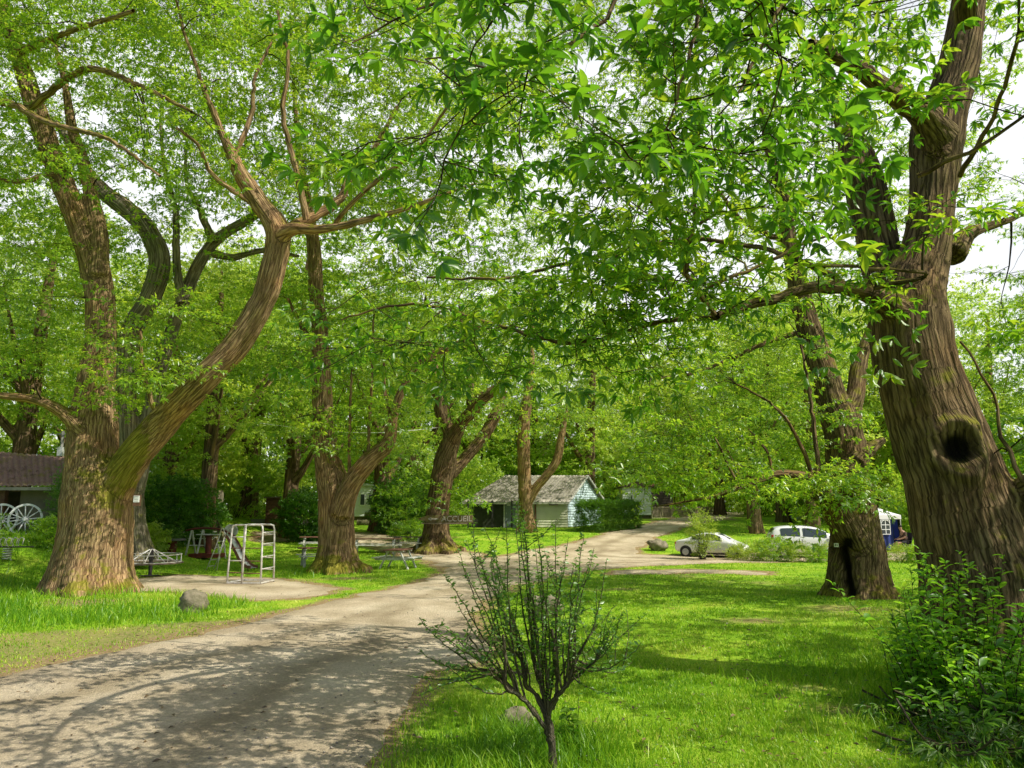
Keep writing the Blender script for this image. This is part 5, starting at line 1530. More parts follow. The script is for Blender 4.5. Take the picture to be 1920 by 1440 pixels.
# ------------------------------------------------------------------ tiled roof material
def tile_mat(name, c_a, c_b, moss, sx=18, sy=7):
    m, nt, N, L = nodes(name)
    out = nn(N, 'ShaderNodeOutputMaterial'); b = nn(N, 'ShaderNodeBsdfPrincipled'); tc = nn(N, 'ShaderNodeTexCoord')
    n1 = nn(N, 'ShaderNodeTexNoise', i_Scale=2.0, i_Detail=6.0, i_Roughness=.7); L.new(tc.outputs['Object'], n1.inputs['Vector'])
    n2 = nn(N, 'ShaderNodeTexNoise', i_Scale=9.0, i_Detail=5.0, i_Roughness=.8); L.new(tc.outputs['Object'], n2.inputs['Vector'])
    r = ramp(N, [(.3, c_a), (.7, c_b)]); L.new(n2.outputs[0], r.inputs[0])
    mf = math_n(N, L, 'MULTIPLY', math_n(N, L, 'SUBTRACT', n1.outputs[0], .5), 7.0, clamp=True)
    L.new(mix(N, L, mf, r.outputs[0], moss), b.inputs['Base Color']); b.inputs['Roughness'].default_value = .9
    L.new(b.outputs[0], out.inputs[0]); return m


def tiled(mb_name, mat, parent, eave0, eave1, ridge0, ridge1, ncol, nrow, amp=.035, thick=.03):
    """corrugated tile slope between four corners; tiles are modelled waves with a step at each row"""
    e0, e1, r0, r1 = map(np.array, (eave0, eave1, ridge0, ridge1))
    nrm = np.cross(e1 - e0, r0 - e0); nrm = nrm / np.linalg.norm(nrm)
    if nrm[2] < 0: nrm = -nrm
    su = ncol * 8; rows = []
    for j in range(nrow):
        for q in (0, 1): rows.append(((j + q * .999) / nrow, q))
    V = []
    for t, q in rows:
        a = e0 + (r0 - e0) * t; b_ = e1 + (r1 - e1) * t
        for i in range(su + 1):
            s = i / su
            h = amp * (abs(sin(pi * ncol * s)) - .3) + thick * (1 - q) + .012 * vnoise(np.array([[s * ncol * .9, t * 9, 2.0]]))[0]
            V.append(a + (b_ - a) * s + nrm * h)
    V = np.array(V); nr_, nc_ = len(rows), su + 1
    ii = (np.arange(nr_ - 1)[:, None] * nc_ + np.arange(nc_ - 1)[None, :]).ravel()
    F_ = np.stack([ii, ii + 1, ii + nc_ + 1, ii + nc_], 1)
    # underside slab
    o = link(mb_name, np_mesh(mb_name, V, F_, mat), parent)
    return o
RED_TILE = tile_mat("red_roof_tile", (.24, .13, .12), (.50, .31, .25), (.30, .23, .07))
GREY_TILE = tile_mat("grey_roof_tile", (.26, .225, .18), (.66, .60, .52), (.24, .22, .16))

# left shed
yS = 31.0
def W(px, py, Y): return P(px, py, Y)
e1 = W(133, 913, yS - .4); e0 = W(-260, 918, yS - .4); r1 = W(126, 858, yS + 2.6); r0 = W(-260, 826, yS + 2.6)
gz = ground(W(60, 1000, yS)[0], yS)
xr = W(140, 900, yS)[0]; xl = xr - 8.2
org = np.array([xr - 4, yS, gz])
rt = root("tiled_shed", org, "open-fronted shed with mossy red tiled roof at the left edge", "shed")
Lc = lambda p: tuple(np.array(p) - org)
rf = tiled("roof", RED_TILE, rt, Lc(e0), Lc(e1), Lc(r0), Lc(r1), 34, 9, amp=.06, thick=.06)
ez = e1[2] - org[2]; rzz = r0[2] - org[2]
fr = []
for i in range(70):
    t = random.uniform(.12, .5); s = random.uniform(.3, .98)
    if random.random() < .5: s = .5 + .35 * random.random()
    p = (np.array(Lc(e0)) * (1 - s) + np.array(Lc(e1)) * s) * (1 - t) + (np.array(Lc(r0)) * (1 - s) + np.array(Lc(r1)) * s) * t + np.array([0, 0, .07])
    fr.append((p, RNG.normal(0, 1, 3), np.array([0, -.3, 1.0]), random.uniform(.3, .7), random.random()))
V, F_, A, tw = place_sprays(fr, SP_FINE); link("roof_moss", np_mesh("roof_moss", V, F_, LEAF_DRY, {'lv': A}), rt)
MB().box((-.2, -.45, ez - .07), (8.4, .07, .12)).build("fascia", simple("fascia_wood", (.42, .38, .31), .8, .3, 5), rt)
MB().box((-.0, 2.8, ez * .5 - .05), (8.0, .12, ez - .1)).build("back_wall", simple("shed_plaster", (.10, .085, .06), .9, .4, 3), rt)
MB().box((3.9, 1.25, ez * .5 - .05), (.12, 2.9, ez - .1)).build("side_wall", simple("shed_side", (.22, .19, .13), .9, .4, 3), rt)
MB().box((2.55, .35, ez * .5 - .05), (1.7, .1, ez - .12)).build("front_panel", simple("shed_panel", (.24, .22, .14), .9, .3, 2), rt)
for x in (-2.9, -.6, 1.3):
    MB().box((x, -.1, ez * .5 - .08), (.22, .22, ez - .02)).build("post", BROWN_WOOD, rt, bevel=.01)
    MB().bar((x, -.1, ez * .45), (x - .55, -.1, ez - .16), .12, .14).build("brace", BROWN_WOOD, rt)
MB().box((.35, .2, ez * .5 - .1), (1.5, .08, ez - .1)).build("plank_partition", BROWN_WOOD, rt)
MB().box((0, 1.2, -.02), (8.2, 3.2, .14)).build("floor_slab", CONCRETE, rt)
MB().prism([(3.97, 0), (3.97, 0)] and [(-1.7 + 0, ez - .05), (1.4, ez - .05), (1.4, rzz - .15)], 3.84, 3.96)
mb = MB(); a = Lc(e1); b_ = Lc(r1)
mb.add([(3.9, a[1] + .2, ez - .12), (3.9, b_[1], ez - .12), (3.9, b_[1], b_[2] - .08), (3.98, a[1] + .2, ez - .12), (3.98, b_[1], ez - .12), (3.98, b_[1], b_[2] - .08)], [(0, 1, 2), (3, 5, 4), (0, 3, 4, 1), (1, 4, 5, 2), (2, 5, 3, 0)])
mb.build("gable", BROWN_WOOD, rt)

# wagon wheels
def wheel(px, py, tx, Y, rz):
    g = W(px, py, Y); gz_ = ground(g[0], Y)
    R_ = .61
    rt = root("wagon_wheel", (g[0], Y, gz_ + R_ * .96), tx, "wagon wheel", "white wagon wheels leaning on the tiled shed", rz=rz)
    rt.rotation_euler = (radians(-10), 0, rz)
    MB().lathe([(R_ - .075, -.035), (R_, -.035), (R_, .035), (R_ - .075, .035), (R_ - .075, -.0349)], axis='Y', n=40, caps=False).build("rim", WHITE_PAINT, rt)
    MB().lathe([(.05, -.13), (.075, -.12), (.10, -.05), (.10, .05), (.07, .12)], axis='Y', n=18).build("hub", WHITE_PAINT, rt)
    for k in range(12):
        a = k * pi / 6 + .13
        MB().tube([(.08 * cos(a), 0, .08 * sin(a)), ((R_ - .06) * cos(a), 0, (R_ - .06) * sin(a))], [.026, .019], 8).build("spoke", WHITE_PAINT, rt, smooth=True)
wheel(47, 978, "right-hand white wagon wheel, half covered by a leafy bush", 29.9, radians(14))
wheel(2, 972, "left-hand white wagon wheel cut by the picture edge", 29.9, radians(10))
# utility pole
g = W(113, 870, 37); rt = root("utility_pole", (g[0], 37, ground(g[0], 37)), "thin pale utility pole behind the tiled shed roof", "pole")
hz = W(113, 808, 37)[2] - ground(g[0], 37)
MB().tube([(0, 0, -.1), (0, 0, hz)], .07, 10).build("pole_shaft", CONCRETE, rt, smooth=True); MB().box((.02, -.1, hz - 1.0), (.26, .16, .42)).build("junction_box", WHITE_PAINT, rt)
MB().bar((-.3, 0, hz - .15), (.3, 0, hz - .15), .05).build("cross_arm", CONCRETE, rt)
# cable
a = W(486, 793, 30); b_ = W(832, 800, 39); mb = MB(); mb.tube([tuple(a + (b_ - a) * t / 16 + np.array([0, 0, -.35 * sin(pi * t / 16)])) for t in range(17)], .010, 5)
o = mb.build("overhead_cable", WHITE_PAINT); tag(o, "thin pale cable strung between the two-stemmed chestnut and the sign tree", "cable")

# ------------------------------------------------------------------ central cabin
yC = 53.0
def siding(name, c, step=.16):
    m, nt, N, L = nodes(name)
    out = nn(N, 'ShaderNodeOutputMaterial'); b = nn(N, 'ShaderNodeBsdfPrincipled'); tc = nn(N, 'ShaderNodeTexCoord')
    n1 = nn(N, 'ShaderNodeTexNoise', i_Scale=1.5, i_Detail=6.0); L.new(tc.outputs['Object'], n1.inputs['Vector'])
    r = ramp(N, [(.3, tuple(x * .78 for x in c)), (.7, c)]); L.new(n1.outputs[0], r.inputs[0]); L.new(r.outputs[0], b.inputs['Base Color']); b.inputs['Roughness'].default_value = .7
    L.new(b.outputs[0], out.inputs[0]); return m
CREAM = siding("cream_siding", (.68, .68, .50)); BLUE = siding("pale_blue_siding", (.66, .81, .85))


def clad(mb, p, q, z0, z1, step=.17, out=(0, -1), zt=None):
    """lapped boards between ground points p,q; zt(t) gives the top height along a gable"""
    p = np.array(p, float); q = np.array(q, float); n = np.array([out[0], out[1]]); z = z0
    while z < z1 - .01:
        zz = min(z + step, z1); ta, tb = 0.0, 1.0
        if zt:
            tt = [t / 40 for t in range(41) if zt(t / 40) >= (z + zz) / 2]
            if not tt: break
            ta, tb = tt[0], tt[-1]
        a = p + (q - p) * ta; b = p + (q - p) * tb
        lo = .055; hi = .006
        mb.add([(*(a + n * lo), z), (*(b + n * lo), z), (*(b + n * hi), zz), (*(a + n * hi), zz), (*a, z), (*b, z)], [(0, 1, 2, 3), (0, 4, 5, 1)])
        z = zz
cR = W(1064, 940, yC); cL = W(884, 940, yC); gz = ground(cR[0] - 3, yC) - .05
org = np.array([cR[0], yC, gz]); ez = W(1064, 934, yC)[2] - gz - .05; rz_ = W(1088, 893, yC + 2.4)[2] - gz
rt = root("cabin", org, "small cabin with pale tiled roof, cream front and pale blue gable", "cabin", rz=0)
wd = cR[0] - cL[0]; dp = 4.6
gx = W(1125, 930, yC + dp)[0] - cR[0]   # the gable wall runs back to the right
g0 = np.array([0., 0.]); g1 = np.array([gx, dp]); gd = (g1 - g0) / np.linalg.norm(g1 - g0); gn = np.array([gd[1], -gd[0]])
l0 = np.array([-wd, 0.]); l1 = l0 + (g1 - g0)
MB().add([(*l0, 0), (*g0, 0), (*g1, 0), (*l1, 0), (*l0, ez), (*g0, ez), (*g1, ez), (*l1, ez)], [(0, 1, 5, 4), (1, 2, 6, 5), (2, 3, 7, 6), (3, 0, 4, 7), (0, 3, 2, 1)]).build("wall", CREAM, rt)
mb = MB(); clad(mb, (-wd * .56, 0), (-wd * .46 - .3, 0), .1, ez - .05); clad(mb, (-wd * .40, 0), (0, 0), .1, ez - .05); mb.build("front_cladding", CREAM, rt)
gl = np.linalg.norm(g1 - g0)
mb = MB(); clad(mb, g0, g1, .1, rz_ - .06, out=gn, zt=lambda t: ez + (rz_ - ez) * (1 - abs(2 * t - 1)) - .03); mb.build("gable_cladding", BLUE, rt)
mid = (g0 + g1) / 2; mb = MB(); o_ = gn * .004
mb.add([(*(g0), ez - .1), (*(g1), ez - .1), (*mid, rz_ - .05)], [(0, 1, 2)]); mb.build("gable_wall", BLUE, rt)
ov = gd * .45; sx = np.array([.28, 0.])
fe0 = l0 - ov - sx * 1.5; fe1 = g0 - ov + sx; mid_l = (l0 + l1) / 2
dz = (rz_ - ez) / (gl / 2) * .45
hip = .9
tiled("roof", GREY_TILE, rt, (*fe0, ez - dz + .05), (*fe1, ez - dz + .05), (*(mid_l - sx * .2 + np.array([hip, 0])), rz_ + .05), (*(mid + sx), rz_ + .05), 26, 9, amp=.04, thick=.015)
be0 = l1 + ov - sx * 1.5; be1 = g1 + ov + sx
tiled("roof", GREY_TILE, rt, (*be0, ez - dz + .05), (*be1, ez - dz + .05), (*(mid_l - sx * .2 + np.array([hip, 0])), rz_ + .05), (*(mid + sx), rz_ + .05), 26, 9, amp=.04, thick=.015)
MB().bar((*(fe0), ez - dz - .02), (*(fe1), ez - dz - .02), .05, .13).build("gutter", simple("gutter", (.42, .42, .33), .6, .2), rt)
MB().bar((*(fe1 + [.02, 0]), ez - dz + .02), (*(mid + sx * 1.06), rz_ + .02), .04, .14).build("verge_board", WHITE_WOOD, rt); MB().bar((*(be1 + [.02, 0]), ez - dz + .02), (*(mid + sx * 1.06), rz_ + .02), .04, .14).build("verge_board", WHITE_WOOD, rt)
dx = W(957, 960, yC)[0] - org[0]
d_ = MB().box((dx, -.05, 1.0), (.72, .06, 2.0)).build("door", simple("grey_door", (.20, .24, .25), .5, .15), rt, bevel=.01)
MB().box((dx - .28, -.10, 1.0), (.03, .05, .12)).build("handle", STEEL, d_); MB().box((dx - .12, -.085, 1.55), (.22, .01, .09)).build("door_sign", WHITE_PAINT, d_)
for s in (-1, 1): MB().box((dx + s * .42, -.05, 1.03), (.08, .09, 2.08)).build("door_frame", WHITE_WOOD, rt)
f_ = MB().box((-.95, -.05, 1.72), (.62, .08, .36)).build("window", BROWN_WOOD, rt); MB().box((-.95, -.095, 1.72), (.5, .01, .26)).build("pane", simple("dark_glass", (.03, .035, .035), .15, .2), f_)
# porch shade painted as a dark panel on the flat wall
MB().box((-wd + (wd * .44) / 2 - .02, -.04, ez / 2 - .05), (wd * .42, .05, ez - .1)).build("porch_shade_panel", simple("porch_shadow", (.045, .05, .03), .9, .3), rt)
for x in (-wd - .2, -wd * .78, -wd * .58): MB().box((x, -.45, ez / 2 - .1), (.11, .11, ez)).build("porch_post", DARK_METAL, rt)
MB().box((W(1001, 960, yC)[0] - org[0] + .1, -.12, .7), (.12, .12, 2.2)).build("downpipe", BROWN_WOOD, rt)
wq = W(992, 975, yC - .5); rt = root("washing_drum", (wq[0], yC - .75, ground(wq[0], yC - .75)), "white front-loading machine with round door under the cabin eave", "washing machine")
MB().box((0, 0, .45), (.6, .5, .86)).build("body", WHITE_PAINT, rt, bevel=.02); MB().lathe([(.2, -.29), (.22, -.27), (.22, -.25)], axis='Y', c=(0, 0, .5), n=20).build("door", DARK_METAL, rt)
rt.name = "washing_machine"

# ------------------------------------------------------------------ mobile home, far huts, fence
GLASS = simple("window_glass", (.07, .08, .09), .12, .3, 2, bump=0)
def mobile_home(label, px0, px1, ptop, pbase, Y, wins, name="mobile_home", wall=None, roofm=None, rh=.35, depth=3.6):
    a = W(px0, pbase, Y); b_ = W(px1, pbase, Y); top = W(px0, ptop, Y)[2]; cx = (a[0] + b_[0]) / 2; g = ground(cx, Y); wd = b_[0] - a[0]; h = top - g
    rt = root(name, (cx, Y, g), label, "mobile home")
    wm = wall or simple(name + "_wall", (.72, .73, .72), .55, .1, 2, bump=0)
    mb = MB(); mb.box((0, depth / 2, h / 2 + .15), (wd, depth, h - .3)); mb.build("wall", wm, rt)
    mb = MB(); clad(mb, (-wd / 2, 0), (wd / 2, 0), .35, h - .1, .22); mb.build("cladding", wm, rt)
    MB().prism([(-wd / 2 - .12, h), (-wd / 2 - .12, h + .08), (0, h + rh), (wd / 2 + .12, h + .08), (wd / 2 + .12, h)], -.15, depth + .1).build("roof", roofm or simple(name + "_roof", (.50, .53, .50), .7, .2, 2), rt)
    for (t0, t1, z0, z1) in wins:
        x0 = -wd / 2 + wd * t0; x1 = -wd / 2 + wd * t1
        f = MB().box(((x0 + x1) / 2, -.06, (z0 + z1) / 2 * h), (x1 - x0, .07, (z1 - z0) * h)).build("window", WHITE_PAINT, rt)
        MB().box(((x0 + x1) / 2, -.102, (z0 + z1) / 2 * h), ((x1 - x0) * .84, .012, (z1 - z0) * h * .84)).build("pane", GLASS, f)
    MB().box((0, .25, .14), (wd - .1, .1, .34)).build("skirt", OLD_WOOD, rt)
    return rt
mobile_home("white mobile home seen right of the two-stemmed chestnut", 596, 706, 911, 950, 62, [(.72, .80, .42, .78), (.86, .97, .42, .78), (.35, .5, .42, .75), (.08, .2, .42, .75)])
mobile_home("white mobile home high up between the two right trunks", 1682, 1760, 932, 962, 66, [(.1, .35, .45, .8), (.5, .75, .45, .8)])
mobile_home("white-ended hut with brown roof beyond the clipped hedge", 1168, 1222, 914, 958, 66, [(.28, .33, .1, .8)], name="hut", roofm=simple("brown_roof", (.14, .09, .07), .8, .3, 2), rh=.5)
mobile_home("low brown wooden hut behind the round dark bush", 498, 548, 934, 962, 48, [(.6, .8, .4, .8)], name="wooden_hut", wall=BROWN_WOOD, roofm=OLD_WOOD, rh=.1, depth=2.2)["category"] = "hut"
mobile_home("dark open shelter right of the white-ended hut", 1222, 1262, 912, 948, 70, [], name="shelter", wall=simple("shelter_wall", (.08, .06, .045), .8, .3, 2), roofm=simple("shelter_roof", (.26, .12, .09), .8, .3, 2), rh=.4)["category"] = "hut"
for o in scene.objects:
    if o.get("label", "").startswith("white-ended"): o["category"] = "hut"
rt = root("white_panel", (W(1491, 950, 64)[0], 64, ground(W(1491, 950, 64)[0], 64)), "tall white panel standing behind the hatchback", "panel")
MB().box((0, 0, .85), (1.15, .08, 1.7)).build("board", WHITE_PAINT, rt); MB().box((-.6, 0, .85), (.08, .12, 1.75)).build("post", OLD_WOOD, rt); MB().box((.6, 0, .85), (.08, .12, 1.75)).build("post", OLD_WOOD, rt)

# lattice fence
f0 = W(1222, 965, 66); f1 = W(1342, 962, 78)
fx = np.array([f1[0] - f0[0], f1[1] - f0[1]]); fl = np.linalg.norm(fx); fz = ground(f0[0], f0[1])
rt = root("lattice_fence", (f0[0], f0[1], fz), "pale wooden lattice fence beyond the road bend", "fence", rz=math.atan2(fx[1], fx[0]))
np_ = 7; seg = fl / np_
FW = simple("fence_wood", (.48, .40, .27), .8, .3, 3)
for k in range(np_ + 1): MB().box((k * seg, 0, .5), (.11, .11, 1.15)).build("post", FW, rt)
for k in range(np_):
    mb = MB(); x0 = k * seg + .06; x1 = (k + 1) * seg - .06
    if k < 2:
        n = 9
        for j in range(n): mb.box((x0 + (x1 - x0) * (j + .5) / n, .012, .5), (.07, .025, .95))
    elif k < 5:
        s = .26; n = int((x1 - x0 + .85) / s)
        for j in range(n + 1):
            for sg in (1, -1):
                xa = x0 - .85 + j * s if sg > 0 else x0 + j * s; xb = xa + .85 * sg
                za, zb = .08, .93
                if sg < 0: xb = xa - .85
                def clipx(xa, za, xb, zb):
                    pts = []
                    for (x, z) in ((xa, za), (xb, zb)):
                        if x < x0: z = za + (zb - za) * (x0 - xa) / (xb - xa); x = x0
                        if x > x1: z = za + (zb - za) * (x1 - xa) / (xb - xa); x = x1
                        pts.append((x, z))
                    return pts
                (p0, q0), (p1, q1) = clipx(xa, za, xb, zb)
                if abs(p1 - p0) > .05 and .05 <= q0 <= .95 and .05 <= q1 <= .95: mb.bar((p0, .015 * sg, q0), (p1, .015 * sg, q1), .02, .045)
    else:
        for j in range(6): mb.box(((x0 + x1) / 2, 0, .12 + j * .15), (x1 - x0, .03, .135))
    if mb.v: mb.build("lattice_panel", FW, rt)
    MB().box(((x0 + x1) / 2, -.03, .06), (x1 - x0, .03, .06)).build("rail", FW, rt); MB().box(((x0 + x1) / 2, -.03, .98), (x1 - x0, .03, .06)).build("rail", FW, rt)

# ------------------------------------------------------------------ cars
CARP = simple("white_car_paint", (.80, .80, .80), .22, .04, 2, bump=0, spec=.6); TYRE = simple("tyre_rubber", (.02, .02, .02), .8, .2); RIMM = simple("alloy_rim", (.45, .46, .48), .3, .2, metal=.8)
CARG = simple("car_glass", (.05, .065, .07), .08, .1, 2, bump=0, spec=.8); REDL = simple("red_lamp", (.45, .02, .02), .2, .1, bump=0); CLRL = simple("clear_lamp", (.55, .57, .6), .12, .1, bump=0)
TRIM = simple("black_trim", (.02, .02, .022), .5, .1, bump=0)
def car(label, loc, rz, sedan=False, sc=1.0):
    """car pointing to +x; body lofted from cross sections"""
    rt = root("parked_car", loc, label, "car", "white cars parked beyond the low bushes", rz=rz); rt.scale = (sc,) * 3
    if sedan:
        st = [(-2.05, .45, .62, .62, .55), (-2.0, .30, .86, .88, .74), (-1.75, .24, .95, .98, .80), (-1.25, .22, .98, 1.05, .82), (-.75, .22, .97, 1.33, .83), (-.2, .22, .95, 1.44, .84), (.35, .22, .93, 1.42, .84), (.85, .22, .91, 1.20, .84), (1.25, .22, .89, .95, .83), (1.65, .23, .80, .83, .79), (1.95, .28, .68, .70, .70), (2.06, .38, .56, .57, .52)]
    else:
        st = [(-1.80, .45, .80, .82, .60), (-1.76, .28, .95, 1.10, .74), (-1.60, .24, .98, 1.38, .79), (-1.30, .22, .98, 1.47, .81), (-.7, .22, .95, 1.50, .82), (-.1, .22, .93, 1.49, .82), (.45, .22, .91, 1.40, .82), (.85, .22, .90, 1.16, .82), (1.15, .22, .88, .96, .81), (1.5, .24, .80, .84, .77), (1.72, .30, .68, .70, .66), (1.80, .40, .56, .57, .50)]
    V = []; Fq = []
    for (x, zb, zw, zt, hw) in st:
        cab = max(0, zt - zw); th = hw - cab * .32
        sec = [(hw * .80, zb), (hw * .97, zb + .08), (hw, zb + (zw - zb) * .45), (hw * .985, zw - .06), (hw * .95, zw), (th * .98 if cab > .1 else hw * .8, zw + cab * .85), (th * .80 if cab > .1 else hw * .6, zw + cab * .98), (0, zt)]
        full = [(-y_, z) for y_, z in sec] + [(y_, z) for y_, z in sec[-2::-1]]
        V += [(x, y_, z) for y_, z in full]
    k = 15
    for i in range(len(st) - 1):
        for j in range(k - 1): Fq.append((i * k + j, (i + 1) * k + j, (i + 1) * k + j + 1, i * k + j + 1))
        Fq.append((i * k + k - 1, (i + 1) * k + k - 1, (i + 1) * k, i * k))
    Fq.append(tuple(range(k - 1, -1, -1))[::-1]); Fq.append(tuple((len(st) - 1) * k + j for j in range(k))[::-1])
    mb = MB(); mb.add(V, Fq); body = mb.build("body", CARP, rt, smooth=True)
    body.data.update(); m_ = body.modifiers.new("sub", 'SUBSURF'); m_.levels = 2; m_.render_levels = 2
    def at_x(x):
        for a, b in zip(st[:-1], st[1:]):
            if a[0] <= x <= b[0]:
                t = (x - a[0]) / (b[0] - a[0]); return [a[i] + (b[i] - a[i]) * t for i in range(5)]
        return st[-1]
    def side_glass(x0, x1, s, f0=.1, f1=.80, lean0=0, lean1=0):
        mb = MB(); n = 8; lo = []; hi = []
        for i in range(n + 1):
            x = x0 + (x1 - x0) * i / n; _, zb, zw, zt, hw = at_x(x); cab = zt - zw; th = hw - cab * .32
            y0 = hw * .95; y1 = th * .98
            lo.append((x, s * (y0 + (y1 - y0) * f0 / .85 + .008), zw + cab * f0)); hi.append((x + (lean1 if i == n else lean0 if i == 0 else 0), s * (y0 + (y1 - y0) * f1 / .85 + .008), zw + cab * f1))
        for i in range(n): mb.quad(*( (lo[i], lo[i + 1], hi[i + 1], hi[i]) if s < 0 else (lo[i + 1], lo[i], hi[i], hi[i + 1])))
        mb.build("side_window", CARG, rt, smooth=True)
    for s in (-1, 1):
        if sedan: side_glass(-.95, -.22, s); side_glass(-.15, .72, s)
        else: side_glass(-1.35, -.48, s); side_glass(-.36, .68, s)
        x = -.18 if sedan else -.42
        _, zb, zw, zt, hw = at_x(x)
        d = MB().tube([(x, s * hw * 1.003, zb + .12), (x + .01, s * hw * 1.012, zb + .35), (x, s * hw * .985, zw - .05)], .006, 4).build("door_line", TRIM, rt)
        MB().box((x - .14, s * (hw + .005), zw - .13), (.16, .03, .035)).build("door_handle", CARP, rt, bevel=.008)
        xm = .82; _, zb, zw, zt, hw = at_x(xm)
        MB().box((xm, s * (hw + .07), zw + .07), (.13, .18, .13)).build("wing_mirror", CARP, rt, bevel=.03)
        MB().bar((-1.0, s * (at_x(-.5)[4] + .004), .47), (1.0, s * (at_x(.5)[4] + .004), .47), .015, .05).build("side_trim", CARP, rt)
    # screens
    def screen(xa, xb, nm):
        a = at_x(xa); b = at_x(xb); mb = MB()
        for i in range(6):
            y0 = -1 + i / 3; y1 = -1 + (i + 1) / 3
            ha = a[4] * .74; hb = (b[4] - (b[3] - b[2]) * .32) * .74
            e = .014
            za = a[3] - .00; zb_ = b[3] - .0
            mb.quad((xa, y0 * ha, za + e - .05 * y0 * y0), (xa, y1 * ha, za + e - .05 * y1 * y1), (xb, y1 * hb, zb_ + e - .04 * y1 * y1), (xb, y0 * hb, zb_ + e - .04 * y0 * y0))
        mb.build(nm, CARG, rt, smooth=True)
    screen(1.12, .52, "windscreen")
    if sedan: screen(-1.15, -.72, "rear_window")
    else: screen(-1.72, -1.58, "rear_window")
    fx_ = 1.42 if sedan else 1.22; rx_ = -1.32 if sedan else -1.2
    for x in (fx_, rx_):
        for s in (-1, 1):
            hw = at_x(x)[4]
            MB().lathe([(.345, -.004), (.345, .012)], axis='Y', c=(x, s * (hw + .004), .32), n=28).build("wheel_arch", TRIM, rt)
            w_ = MB().lathe([(.20, -.1), (.285, -.1), (.30, -.07), (.30, .07), (.285, .1), (.20, .1)], axis='Y', c=(x, s * (hw - .06), .30), n=28).build("wheel", TYRE, rt)
            MB().lathe([(.02, -.105), (.195, -.1), (.20, 0), (.195, .1), (.02, .105)], axis='Y', c=(x, s * (hw - .055), .30), n=20).build("rim", RIMM, w_)
    xf = st[-2][0]; xr_ = st[1][0]
    for s in (-1, 1):
        MB().box((xf - .12, s * .56, .64), (.22, .24, .13), rz=-s * .35).build("headlight", CLRL, rt, bevel=.03)
        MB().box((xr_ + .06, s * .64, .92 if not sedan else .78), (.12, .16, .3 if not sedan else .15), rz=s * .3).build("tail_light", REDL, rt, bevel=.03)
    MB().box((xf + .06, 0, .40), (.1, .8, .12)).build("grille", TRIM, rt, bevel=.02)
    MB().box((0, 0, .24), (3.0, 1.35, .16)).build("underbody", TRIM, rt)
    return rt
g = G(1512, 1042); car("white hatchback parked beyond the low bushes, left of the split hollow trunk", (W(1516, 1030, 36.2)[0], 36.2, ground(14, 36.2)), radians(-9), False, .98)
g = G(1335, 1040); car("white rounded car parked behind the thin upright shrub", (W(1335, 1035, 36.8)[0], 36.8, ground(9.6, 36.8)), radians(-30), True, .80)

# gazebo
gx_, gy_ = W(1630, 1030, 40)[0], 40.0
rt = root("gazebo", (gx_, gy_, ground(gx_, gy_)), "white peaked party gazebo with blue side wall and arched window", "gazebo", rz=radians(12))
CLOTHW = simple("white_canvas", (.78, .76, .78), .7, .06, 2, bump=0); CLOTHB = simple("blue_canvas", (.03, .055, .25), .7, .25, 3, bump=0)
hw = 1.08; hz = 1.72; rz_ = 2.3
mb = MB()
n = 10
for (a, b_) in (((-hw, -hw), (hw, -hw)), ((hw, -hw), (hw, hw)), ((hw, hw), (-hw, hw)), ((-hw, hw), (-hw, -hw))):
    for j in range(n):
        for q in range(4):
            def pt(s, t):
                x = a[0] + (b_[0] - a[0]) * s; y_ = a[1] + (b_[1] - a[1]) * s; f = 1 - t
                return (x * f * 1.03, y_ * f * 1.03, hz + (rz_ - hz) * (t ** 1.15) - .05 * sin(pi * s) * f)
            mb.quad(pt(j / n, q / 4), pt((j + 1) / n, q / 4), pt((j + 1) / n, (q + 1) / 4), pt(j / n, (q + 1) / 4))
mb.build("roof", CLOTHW, rt)
mb = MB()
for (a, b_) in (((-hw, -hw), (hw, -hw)), ((hw, -hw), (hw, hw)), ((hw, hw), (-hw, hw)), ((-hw, hw), (-hw, -hw))):
    mb.bar((a[0] * 1.03, a[1] * 1.03, hz - .1), (b_[0] * 1.03, b_[1] * 1.03, hz - .1), .012, .2)
mb.build("valance", CLOTHW, rt)
for sx_ in (-1, 1):
    for sy_ in (-1, 1): MB().tube([(sx_ * hw, sy_ * hw, 0), (sx_ * hw, sy_ * hw, hz)], .022, 8).build("pole", WHITE_METAL, rt)
mb = MB(); nn_ = 40
for j in range(nn_):
    x0 = -hw + 1.7 * j / nn_; x1 = -hw + 1.7 * (j + 1) / nn_
    y0 = -hw + .03 + .035 * sin(j * .9); y1 = -hw + .03 + .035 * sin((j + 1) * .9)
    mb.quad((x0, y0, .02), (x1, y1, .02), (x1, y1, hz - .18), (x0, y0, hz - .18))
mb.build("side_wall", CLOTHB, rt)
mb = MB()
for j in range(14):
    x0 = .58 + .02 * j; x1 = .58 + .02 * (j + 1); mb.quad((x0 + .12, -hw - .05 + .05 * (j % 2), .02), (x1 + .12, -hw - .05 + .05 * ((j + 1) % 2), .02), (x1, -hw - .03 + .04 * ((j + 1) % 2), hz - .18), (x0, -hw - .03 + .04 * (j % 2), hz - .18))
mb.build("curtain", CLOTHB, rt)
MB().quad((hw, -hw, .02), (hw, hw, .02), (hw, hw, hz - .1), (hw, -hw, hz - .1)).build("side_panel", simple("dark_navy_canvas", (.01, .012, .03), .8, .2), rt)
wn = MB(); wx = .18; ww = .5; wz0 = .78; wz1 = 1.48
wn.box((wx, -hw - .03, (wz0 + wz1) / 2), (ww, .012, wz1 - wz0)); wn = wn.build("window", GLASS, rt)
mb = MB()
for x in (-ww / 2, 0, ww / 2): mb.box((wx + x, -hw - .045, (wz0 + wz1) / 2), (.035, .012, wz1 - wz0 + .03))
for z in (wz0, wz0 + .23, wz0 + .46, wz1): mb.box((wx, -hw - .047, z), (ww + .03, .012, .035))
